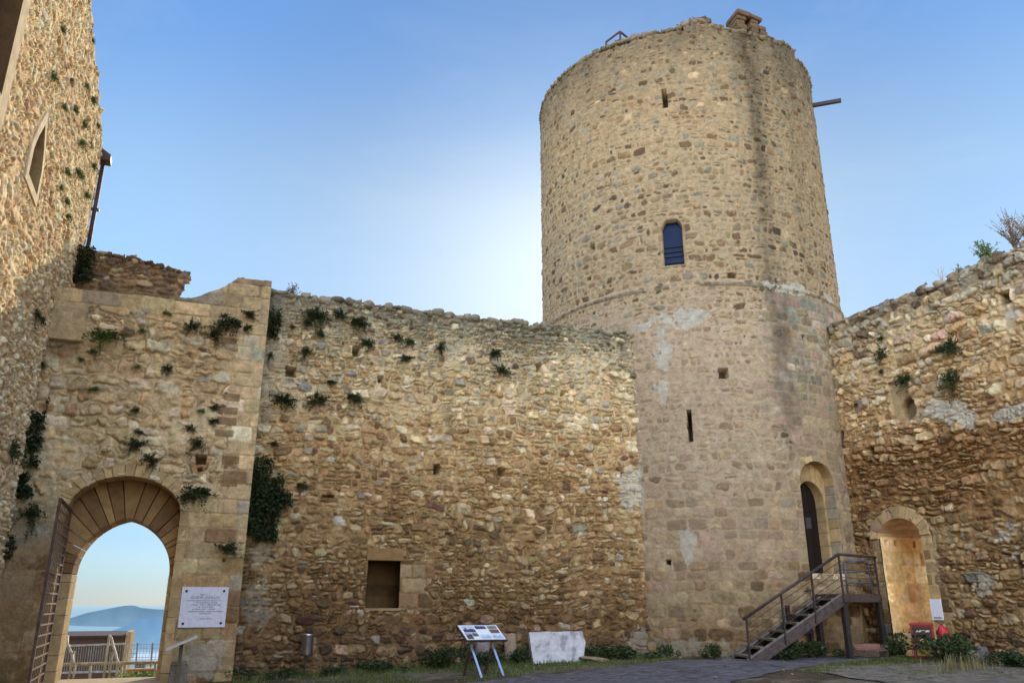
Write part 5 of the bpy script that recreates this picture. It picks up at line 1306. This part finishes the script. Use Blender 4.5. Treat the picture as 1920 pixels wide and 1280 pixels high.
# ================================================================== PLANTS
def leaf_mesh(name, pts, nrm, size, cols, rng, stems=None, asp=.55):
    """many small bent leaves: 2 quads each"""
    n = len(pts); pts = np.asarray(pts, float)
    d = np.asarray(nrm, float) + rng.normal(size=(n, 3)) * .55; d /= np.linalg.norm(d, axis=1, keepdims=True) + 1e-9
    r = rng.normal(size=(n, 3)); sx = np.cross(d, r); sx /= np.linalg.norm(sx, axis=1, keepdims=True) + 1e-9
    up = np.cross(sx, d)
    L_ = (size * rng.uniform(.6, 1.3, n))[:, None]; w_ = L_ * asp
    v = np.stack([pts, pts + d * L_ * .5 + sx * w_ * .5 + up * L_ * .06, pts + d * L_ + up * -.1 * L_, pts + d * L_ * .5 - sx * w_ * .5 + up * L_ * .06], 1).reshape(-1, 3)
    f = np.arange(n * 4).reshape(n, 4)
    c = np.repeat(cols, 4, 0)
    F = [f]
    if stems:
        mb = stems; n0 = len(v); v = np.concatenate([v, np.array([tuple(q) for q in mb.v])]); c = np.concatenate([c, np.array(mb.c)])
        for k in (3, 4, 5, 6):
            g = [ff for ff in mb.f if len(ff) == k]
            if g: F.append(np.array(g) + n0)
    return np_mesh(name, v, F, c, smooth=False)
G1, G2, G3 = lin(46, 62, 32), lin(66, 84, 42), lin(32, 46, 28)
def tuft_mesh(seed, n=420, droop=.25, g=(G1, G2, G3), size=.062, flat=.75, open_=.0):
    """cushion plant about 1 m wide sprouting from a wall face at y=0 (outwards is -y)"""
    rng = np.random.default_rng(seed); st = MB(); P_ = []; D_ = []
    ns = 26
    per = n // ns
    for k in range(ns):
        az = rng.uniform(-math.pi / 2, math.pi / 2) * 1.0; el = rng.normal() * .75 + .15
        d = np.array([math.sin(az) * math.cos(el), -abs(math.cos(az)) * math.cos(el) - .15, math.sin(el) * flat]); d /= np.linalg.norm(d)
        Ls = rng.uniform(.16, .50)
        p0 = np.array([rng.normal() * .06, .0, rng.normal() * .04]); pts = []
        for j in range(5):
            t = j / 4; p = p0 + d * Ls * t + np.array([0, 0, -droop * Ls * t * t]); pts.append(tuple(p))
        st.tube(pts, .007, 4, lin(80, 66, 44), r2=.003, caps=False)
        for j in range(per):
            t = rng.uniform(.25, 1.02); p = p0 + d * Ls * t + np.array([0, 0, -droop * Ls * t * t]) + rng.normal(size=3) * .035
            P_.append(p); D_.append(d * .6 + np.array([0, -.25, .25]))
    P_ = np.array(P_); P_[:, 1] = np.minimum(P_[:, 1], .03)
    k = rng.random(len(P_))[:, None]; cc = np.where(k < .45, g[0], np.where(k < .75, g[1], g[2])) * rng.uniform(.7, 1.25, (len(P_), 1))
    return leaf_mesh("tuft_mesh", P_, D_, size, cc, rng, st)
TUFT = [tuft_mesh(100 + i, n=[900, 760, 840, 700, 860][i], droop=[.2, .5, .35, .1, .6][i], flat=[.7, .9, .6, 1.0, .8][i]) for i in range(5)]
BR1, BR2 = lin(72, 104, 40), lin(104, 130, 52)
TUFTB = [tuft_mesh(200 + i, n=620, droop=.3, g=(BR1, BR2, G1)) for i in range(3)]
_pc = 0
def wall_plant(px, py, w_, plane, label, name="wall_plant", cat="plant", meshes=None, sz=1.0, group="plants growing out of the walls", m=None):
    """w_: width in metres"""
    global _pc
    rz = 0.0; loc = None
    if plane == 'G': loc = on_b(px, py, G0 - .03)
    elif plane == 'M': loc = on_b(px, py, B0 - .03)
    elif plane == 'R': loc = on_a(px, py, AR - .03); rz = -math.pi / 2
    elif plane == 'L': loc = on_a(px, py, A0 + .04); rz = math.pi / 2
    ms = meshes or TUFT
    me = m or ms[_pc % len(ms)]; _pc += 1
    o = bpy.data.objects.new(name, me); COL.objects.link(o)
    if len(me.materials) == 0: me.materials.append(M_LEAF)
    rr = random.Random(_pc)
    o.location = loc; o.rotation_euler = (0, rr.uniform(-.3, .3), rz); s = w_ / .85
    o.scale = (s * rr.uniform(.9, 1.1) * (-1 if rr.random() < .5 else 1), s, s * sz)
    return tag(o, label, cat, group)
S = 1 / 77.0      # metres per reference pixel on these walls
gate_list = [
 (195, 632, 72, .62, 'B', "wide bright green plant just right of the jutting ledge, top left of the gate bay"),
 (313, 588, 20, .9, 'B', "small green tuft highest in the middle of the gate bay"),
 (268, 621, 22, .9, 'B', "small fresh green tuft right of the wide bright plant on the gate bay"),
 (360, 614, 38, .9, 'D', "dark green tuft left of the largest bush high on the gate bay"),
 (432, 604, 58, .9, 'D', "largest dark bush high on the gate bay near its right corner"),
 (468, 590, 30, .8, 'D', "dark tuft on the dressed corner stones at the top of the gate bay"),
 (402, 628, 46, .7, 'D', "trailing dark tuft hanging below the largest bush on the gate bay"),
 (464, 615, 18, 1.2, 'D', "tiny dark sprig under the tuft on the dressed corner stones"),
 (176, 660, 26, .7, 'B', "small tuft straight under the wide bright plant on the gate bay"),
 (152, 674, 18, .8, 'B', "small tuft lower left of the wide bright plant on the gate bay"),
 (248, 655, 18, .9, 'B', "tiny tuft in the third course under the wide bright plant's right end"),
 (257, 688, 16, .9, 'B', "tiny tuft low in the pair right of the wide bright plant"),
 (314, 692, 22, 1.1, 'D', "single dark tuft at the centre of the gate bay rubble"),
 (176, 731, 22, .7, 'B', "lone small tuft half way down the left of the gate bay"),
 (255, 767, 20, 1.1, 'D', "small dark tuft in the middle rubble, well above the arch crown"),
 (402, 764, 22, .8, 'D', "small tuft at the left end of the brown blocks of the corner"),
 (378, 771, 18, .9, 'B', "little green tuft left of the one beside the brown corner blocks"),
 (400, 790, 22, .8, 'D', "small tuft below the brown corner blocks, above the square hole"),
 (358, 804, 22, .9, 'D', "small round tuft right above the big tuft near the square hole"),
 (262, 808, 18, .9, 'D', "tiny tuft above the bushy one left of the arch crown"),
 (255, 833, 36, .9, 'D', "bushy dark tuft just above and right of the arch crown's left shoulder"),
 (370, 832, 36, 1.0, 'D', "round dark tuft straight above the square hole of the gate bay"),
 (283, 863, 30, 1.3, 'D', "hanging dark tuft touching the top of the gate arch ring"),
 (200, 845, 16, .9, 'D', "tiny tuft over the left shoulder of the gate arch"),
 (368, 921, 62, .75, 'D', "broad dark bush at the right springing of the gate arch"),
 (428, 1027, 48, .6, 'D', "flat dark plant on the dressed stones above the plaque"),
 (60, 963, 46, .95, 'D', "dark round bush left of the open gate leaf"),
]
for px, py, wp, sz, k, lab in gate_list:
    wall_plant(px, py, wp * S * 1.12, 'G', lab, meshes=TUFTB if k == 'B' else TUFT, sz=sz)
S2 = 1 / 70.0
mid_list = [
 (595, 594, 52, .9, "biggest dark bush near the top left of the curtain wall"),
 (638, 592, 34, .8, "dark bush right of the biggest one at the top of the curtain wall"),
 (672, 603, 44, .75, "wide dark bush, third from the left at the top of the curtain wall"),
 (601, 625, 18, 1.5, "small hanging tuft directly below the biggest bush of the curtain wall"),
 (573, 660, 34, .7, "dark tuft between the biggest bush and the left square hole"),
 (690, 645, 30, 1.0, "dark tuft right of the upper square hole in the curtain wall"),
 (746, 635, 26, .9, "ragged tuft, left of the cluster in the upper middle of the curtain wall"),
 (768, 640, 24, 1.0, "ragged tuft, right of the cluster in the upper middle of the curtain wall"),
 (760, 672, 28, .7, "low tuft under the upper middle cluster of the curtain wall"),
 (825, 653, 28, 1.0, "single dark round tuft right of the upper middle cluster"),
 (535, 752, 50, .7, "left one of the row of three dark bushes under the left square hole"),
 (594, 752, 50, .65, "middle one of the row of three dark bushes on the curtain wall"),
 (663, 743, 34, .95, "right one of the row of three dark bushes on the curtain wall"),
 (513, 832, 24, .6, "small dark tuft by the corner stones, half way down the curtain wall"),
 (507, 667, 18, 1.1, "small tuft by the corner stones, left of the left square hole"),
 (927, 663, 30, .9, "upper dark tuft of the pair right of the curtain wall middle"),
 (942, 696, 38, .75, "lower wide tuft of the pair right of the curtain wall middle"),
 (565, 908, 26, .9, "lone dark tuft low on the curtain wall above the litter bin"),
 (548, 612, 14, .9, "tiny tuft left of the biggest bush on the curtain wall"),
 (577, 607, 18, .9, "small tuft tucked at the lower left of the biggest bush"),
 (622, 717, 24, .5, "thin flat tuft above the middle bush of the row of three"),
]
for px, py, wp, sz, lab in mid_list: wall_plant(px, py, wp * S2 * 1.12, 'M', lab, sz=sz)
for px, py, wp, sz, lab in [
 (1656, 665, 26, .9, "left upper dark tuft on the right wall"), (1700, 709, 28, .9, "dark tuft above the small rounded niche of the right wall"),
 (1784, 651, 34, .8, "right upper dark tuft on the right wall"), (1788, 711, 36, .9, "dark tuft straight below the right upper one on the right wall"),
 (1652, 634, 10, 1, "tiny sprig above the left upper tuft on the right wall"), (1654, 697, 10, 1, "tiny sprig below the left upper tuft on the right wall"), (1606, 757, 9, 1, "tiny sprig near the tower corner of the right wall")]:
    wall_plant(px, py, wp * .0205 * 1.15, 'R', lab, sz=sz)
LB = [(115, 55, 12), (96, 142, 14), (172, 75, 10), (118, 200, 12), (138, 205, 14), (160, 160, 12), (172, 188, 18), (155, 232, 16), (150, 268, 18), (167, 272, 14), (123, 322, 14), (144, 322, 16), (174, 312, 16), (122, 377, 14), (124, 406, 16), (161, 366, 16), (66, 590, 16), (78, 600, 12), (20, 845, 26), (78, 682, 12), (132, 150, 10), (150, 330, 14), (112, 352, 10), (182, 235, 12)]
NM = ["nearest the top edge of the picture", "high on the left side", "at the ruined upper edge", "in the upper middle, left of its neighbour", "in the upper middle, right of its neighbour", "left of the upper edge plants", "close under the ruined edge", "half way between lancet and edge", "above the downpipe hopper, left one", "above the downpipe hopper, right one", "right of the lancet window", "left of the downpipe hopper", "touching the downpipe hopper", "right of the lancet sill", "lower right of the lancet sill", "beside the upper downpipe", "low in shade by the corner, left one", "low in shade by the corner, right one", "low in the shade at the picture's left edge", "in shade beside the jutting ledge", "small, left of the edge plants", "small, below the downpipe hopper", "small, above the lancet sill's right", "at the sharp edge above the hopper"]
for (px, py, wp), nm in zip(LB, NM):
    wall_plant(px, py, wp * .020 * .95, 'L', "green tuft on the rough left building, " + nm, meshes=TUFTB if py < 500 else TUFT, sz=1.3)
# ivy curtains in the corners
def ivy_mesh(seed, wd, ht, n, size=.09):
    rng = np.random.default_rng(seed); P_ = []
    while len(P_) < n:
        x = rng.uniform(-.5, .5) * wd; z = rng.uniform(-.5, .5) * ht
        q = float(fbm(np.float64(x * 2.2 + seed), np.float64(z * 2.2), 3)); e = max(abs(x) / wd * 2, abs(z) / ht * 2)
        if q - .35 * e ** 2 > .22: P_.append((x, -rng.uniform(0, .16 + .25 * (q - .3)), z))
    P_ = np.array(P_); k = rng.random(n)[:, None]
    cc = np.where(k < .5, G1, np.where(k < .7, G2, G3)) * rng.uniform(.6, 1.2, (n, 1))
    return leaf_mesh("ivy", P_, np.tile([0, -.8, -.2], (n, 1)), size, cc, rng)
for (px, py, wd, ht, n, pl, lab) in [
 (491, 950, .82, 1.5, 2300, 'M', "large dark ivy mass in the corner right of the gate bay"), (487, 905, .5, 1.2, 800, 'M', "narrow ivy tongue climbing above the large ivy mass by the gate bay corner"), (513, 612, .3, .75, 420, 'M', "narrow dark ivy high behind the gate bay corner stones"), (525, 935, .5, .35, 380, 'M', "ivy spray reaching right from the large ivy mass"),
 (64, 812, .40, 1.45, 950, 'G', "tall dark ivy in the corner between left building and gate bay"), (42, 905, .5, .6, 500, 'G', "low dark ivy in the left corner under the tall ivy"), (10, 1022, .35, .5, 260, 'G', "ivy patch at the far left edge beside the gate leaf"), (158, 500, .4, 1.0, 620, 'B', "ivy behind the downpipe on the back wall")]:
    me = ivy_mesh(int(px), wd, ht, n); me.materials.append(M_LEAF)
    o = bpy.data.objects.new("ivy", me); COL.objects.link(o); b_ = {'M': B0 - .03, 'G': G0 - .03, 'B': 21.15}[pl]
    o.location = on_b(px, py, b_); tag(o, lab, "ivy")
# plants on the wall tops
def spray_mesh(seed, n, h, spread, leafc, leafn, lsize, stemc, flowers=None, lean=0.0):
    rng = np.random.default_rng(seed); st = MB(); P_ = []; D_ = []; cc = []
    for k in range(n):
        a = rng.uniform(0, 2 * math.pi); s = rng.uniform(.1, 1) * spread; hh = h * rng.uniform(.5, 1.05)
        pts = [Vector((math.cos(a) * s * t * t + rng.normal() * .01 + lean * t, math.sin(a) * s * t * t * .6, hh * t)) for t in np.linspace(0, 1, 6)]
        st.tube([tuple(p) for p in pts], .008, 4, stemc, r2=.003, caps=False)
        for j in range(leafn):
            t = rng.uniform(.2, 1); i = min(int(t * 5), 4); p = pts[i].lerp(pts[i + 1], t * 5 - i)
            P_.append(tuple(p)); d = rng.normal(size=3) * .6 + np.array([math.cos(a) * .5, math.sin(a) * .5, .6]); D_.append(d); cc.append(leafc[rng.integers(len(leafc))] * rng.uniform(.7, 1.3))
        if flowers is not None and rng.random() < .35:
            for j in range(12): P_.append(tuple(pts[-1] + Vector(rng.normal(size=3) * .035))); D_.append(rng.normal(size=3)); cc.append(flowers * rng.uniform(.7, 1.2))
    return leaf_mesh("spray", P_, D_, lsize, np.array(cc), rng, st)
def top_plant(name, label, me, loc, sc=1.0, cat="plant"):
    me.materials.append(M_LEAF); o = bpy.data.objects.new(name, me); COL.objects.link(o); o.location = loc; o.scale = (sc,) * 3
    return tag(o, label, cat)
p = on_b(548, 553, 20.0); top_plant("flowering_plant", "pink-flowered plant on the top left end of the curtain wall", spray_mesh(5, 16, .45, .28, [G2, lin(110, 116, 80)], 14, .05, lin(110, 100, 70), lin(170, 56, 104)), (p[0], 20.05, 9.05))
p = on_a(1850, 490, 17.15); top_plant("shrub", "bright green shrub on top of the right wall, left of the dry bush", spray_mesh(6, 34, .62, .5, [lin(96, 128, 72), lin(120, 144, 90), lin(80, 104, 60)], 26, .06, lin(110, 90, 60)), (17.2, p[1], 9.36))
p = on_a(1900, 462, 17.15); top_plant("dry_bush", "dry brown leafless bush on top of the right wall at the picture's edge", spray_mesh(7, 70, 1.05, .7, [lin(150, 128, 100), lin(120, 100, 82)], 8, .05, lin(110, 92, 78)), (17.2, p[1], 9.36))
p = on_a(1925, 452, 17.15); top_plant("dry_bush", "dry brown bush on the right wall top, cut by the frame, behind the leafless one", spray_mesh(17, 60, .9, .7, [lin(150, 126, 92), lin(130, 106, 80)], 8, .05, lin(116, 96, 80)), (17.3, p[1], 9.36))
p = on_a(1800, 516, 17.15); top_plant("weed", "small green weed on top of the right wall, left of the shrub", spray_mesh(8, 12, .3, .2, [G2, lin(120, 116, 72)], 14, .05, lin(120, 100, 60)), (17.15, p[1], 9.37))
p = on_a(1768, 532, 17.15); top_plant("weed", "thin dry stalks on top of the right wall, nearest the tower", spray_mesh(9, 7, .5, .3, [lin(170, 150, 100)], 4, .03, lin(150, 130, 90)), (17.15, p[1], 9.37))
o = wall_plant(0, 0, .3, 'G', "small green tuft on the tower stone behind the stair handrail"); _p = dmap(-.75, 0, 1.95); o.location = _p; o.rotation_euler = (0, 0, 0)

# ---- ground bushes, weeds, grass
def bush_mesh(seed, n, g=(G1, G2, G3), size=.10, asp=.6):
    rng = np.random.default_rng(seed); P_ = []; D_ = []; st = MB()
    lob = [(rng.normal() * .28, rng.normal() * .22, rng.uniform(.2, .62), rng.uniform(.16, .32)) for _ in range(11)]
    for k in range(n):
        l = lob[rng.integers(len(lob))]; d = rng.normal(size=3); d /= np.linalg.norm(d); r = l[3] * rng.uniform(.55, 1.08)
        p = np.array([l[0], l[1], l[2]]) + d * r
        if p[2] < .01: p[2] = rng.uniform(.01, .1)
        P_.append(p); D_.append(d * .7 + np.array([0, 0, .35]))
    for l in lob: st.tube([(0, 0, 0), (l[0] * .5, l[1] * .5, l[2] * .6), (l[0], l[1], l[2])], .015, 5, lin(70, 58, 42), r2=.006, caps=False)
    k = rng.random(n)[:, None]; cc = np.where(k < .5, g[0], np.where(k < .72, g[1], g[2])) * rng.uniform(.6, 1.25, (n, 1))
    return leaf_mesh("bush", P_, D_, size, cc, rng, st, asp)
BUSH = [bush_mesh(301 + i, 1100) for i in range(4)]
for m_ in BUSH: m_.materials.append(M_LEAF)
def bush(x, y, wd, ht, label, k, name="bush"):
    o = bpy.data.objects.new(name, BUSH[k % 4]); COL.objects.link(o); o.location = (x, y, gz(x, y) - .03); o.scale = (wd, wd * .8, ht * 1.05); o.rotation_euler = (0, 0, k * 1.3)
    return tag(o, label, "bush", "low bushes along the walls")
bush(16.15, 14.55, 1.25, .85, "large dark green bush in front of the red hydrant", 0)
bush(11.9, 17.35, .5, .42, "small bush at the foot of the steel stair", 1)
bush(14.35, 16.95, .8, .5, "dark bush in the shade under the stair flight, near the post", 2)
bush(13.55, 16.75, .9, .42, "dark low bush in the shade under the middle of the stair flight", 3)
bush(16.62, 16.35, .55, .45, "small bush between the pallet and the red cabinet", 1)
bush(9.85, 18.75, 1.2, .42, "wide low bush right of the white slab", 2)
bush(7.55, 19.05, .7, .55, "bush between the tree stump and the white slab", 3)
bush(6.7, 19.2, .8, .55, "dark bush behind the right leg of the information panel", 0)
bush(5.6, 19.1, .85, .5, "dark bush left of the information panel", 1)
bush(4.2, 19.3, .8, .3, "low weeds under the dark square window", 2)
bush(3.2, 19.3, .7, .28, "low weeds right of the litter bin post", 3)
bush(2.0, 19.3, .9, .28, "low weeds left of the litter bin post", 0)
bush(11.25, 18.45, .35, .4, "small leafy weed at the foot of the tower", 2)
bush(12.1, 18.0, .22, .2, "tiny weed at the tower foot, right of the leafy weed", 3)
bush(16.35, 13.2, .9, .38, "dark weeds right of the boulders", 1)
bush(16.5, 12.3, .9, .42, "dark weeds at the right frame edge by the wall foot", 2)
p = on_b(240, 1272, 22.3); o = bush(p[0], 22.9, .9, .5, "sunlit bright green weeds outside the gate by the handrail", 1); o.location.z = p[2] - .35
GB = bush_mesh(320, 900, (lin(120, 140, 60), lin(150, 164, 80), lin(90, 110, 50))); GB.materials.append(M_LEAF); o.data = GB
p = on_b(280, 1262, 24.9); o = bush(p[0], 24.9, 1.2, .5, "sunlit grass clump on the low ochre wall outside the gate", 2); o.data = GB; o.location.z = p[2] - .35
# pale dry grass clump
def grass_blades(name, P_, h, cols, rng, wdt=.012, bend=.4):
    P_ = np.asarray(P_); n = len(P_); a = rng.uniform(0, 2 * math.pi, n); d = np.stack([np.cos(a), np.sin(a), 0 * a], 1); s = np.stack([-np.sin(a), np.cos(a), 0 * a], 1)
    H = (h * rng.uniform(.4, 1.15, n))[:, None]; w_ = wdt * rng.uniform(.6, 1.4, n)[:, None]; b = (bend * rng.uniform(.2, 1.2, n))[:, None]
    up = np.array([0, 0, 1.0])
    v = np.stack([P_ - s * w_, P_ + s * w_, P_ + d * H * b * .35 + up * H * .6 + s * w_ * .7, P_ + d * H * b * .35 + up * H * .6 - s * w_ * .7, P_ + d * H * b + up * H * .95], 1).reshape(-1, 3)
    i = np.arange(n)[:, None] * 5
    return np_mesh(name, v, [i + np.array([0, 1, 2, 3]), i + np.array([3, 2, 4])], np.repeat(cols, 5, 0), smooth=False)
rng = np.random.default_rng(44)
n = 200; xy = rng.normal(size=(n, 2)) * [.35, .18] + [14.6, 12.75]
me = grass_blades("dry_grass", np.array([(x, y, gz(x, y)) for x, y in xy]), .34, np.array([lin(122, 112, 78)] * n) * rng.uniform(.6, 1.1, (n, 1)), rng, .007)
tag(link("dry_grass", me, M_LEAF), "pale dry grass clump on the gravel in front of the dark bush", "grass clump")
# the grass itself
def grass_density(x, y):
    d = fbm(x * .8, y * .8, 4) + .3 * (vnoise(x * 4, y * 4, 2) - .5)
    strip1 = (x > 1.1) & (x < 11.2) & (y < 19.66) & (y > np.interp(x, [1, 5.7, 8.5, 10.9], [14.5, 15.95, 16.7, 17.3]))
    close = sstep(17.9, 19.4, y)
    strip2 = (x > 11.2) & (x < 16.95) & (y < np.interp(x, [11.2, 12.6, 14.4, 16.4], [13.6, 14.7, 15.5, 16.2])) & (y > 11.2)
    tw = np.hypot(x - TC[0], y - TC[1])
    strip3 = (tw > 5.03) & (tw < 5.25) & (x < 14.5)
    return np.clip(strip1 * (sstep(.42, .55, d) * .9 + close) + strip2 * sstep(.42, .56, d + .1 * sstep(13.2, 14.6, y)) + strip3 * .5 * sstep(.45, .55, d), 0, 1)
NB = 90000
x = rng.uniform(1.1, 17, NB); y = rng.uniform(11, 19.7, NB); k = rng.random(NB) < grass_density(x, y); x, y = x[k], y[k]
z = terrain(x, y) + .05 * (fbm(x * .9, y * .9, 3) - .5) + .02 * (vnoise(x * 5, y * 5, 2) - .5)
c = np.where(rng.random((len(x), 1)) < .6, lin(84, 100, 48), np.where(rng.random((len(x), 1)) < .5, lin(120, 116, 62), lin(62, 82, 42))) * rng.uniform(.6, 1.2, (len(x), 1))
tall = .07 + .10 * sstep(18.2, 19.5, y) + .06 * vnoise(x * 2, y * 2, 6)
me = grass_blades("grass", np.stack([x, y, z - .01], 1), 1.0, c, rng, .008)
vv = np.empty(len(me.vertices) * 3, np.float32); me.vertices.foreach_get("co", vv); vv = vv.reshape(-1, 5, 3)
base = vv[:, :2].mean(1)[:, None]; q_ = (vv - base) * tall[:, None, None]; q_[:, :, :2] += 0
wv = (vv[:, :2] - base); q_[:, :2] = wv; vv = base + q_; me.vertices.foreach_set("co", vv.astype(np.float32).ravel()); me.update()
tag(link("grass", me, M_LEAF), "short rough grass and weeds along the foot of the walls", "grass", kind="stuff")
# loose pebbles on the soil and gravel
rng = np.random.default_rng(77); mb = MB()
for k in range(520):
    x_ = rng.uniform(1.5, 16.8); y_ = rng.uniform(11.5, 19.4)
    if k > 160: x_ = rng.uniform(11.5, 16.6); y_ = rng.uniform(11.5, 14.2)
    if np.hypot(x_ - TC[0], y_ - TC[1]) < 5.1: continue
    s_ = rng.uniform(.008, .032); stone_lump(mb, x_, y_, gz(x_, y_) + s_ * .4, s_, s_, s_ * .6, rng, (GREY if rng.random() < .7 else DARK) * rng.uniform(.4, .75))
o = mb.build("pebbles", M_STONE, None, smooth=True); tag(o, "loose pale pebbles scattered on the yard soil", "pebbles", kind="stuff")
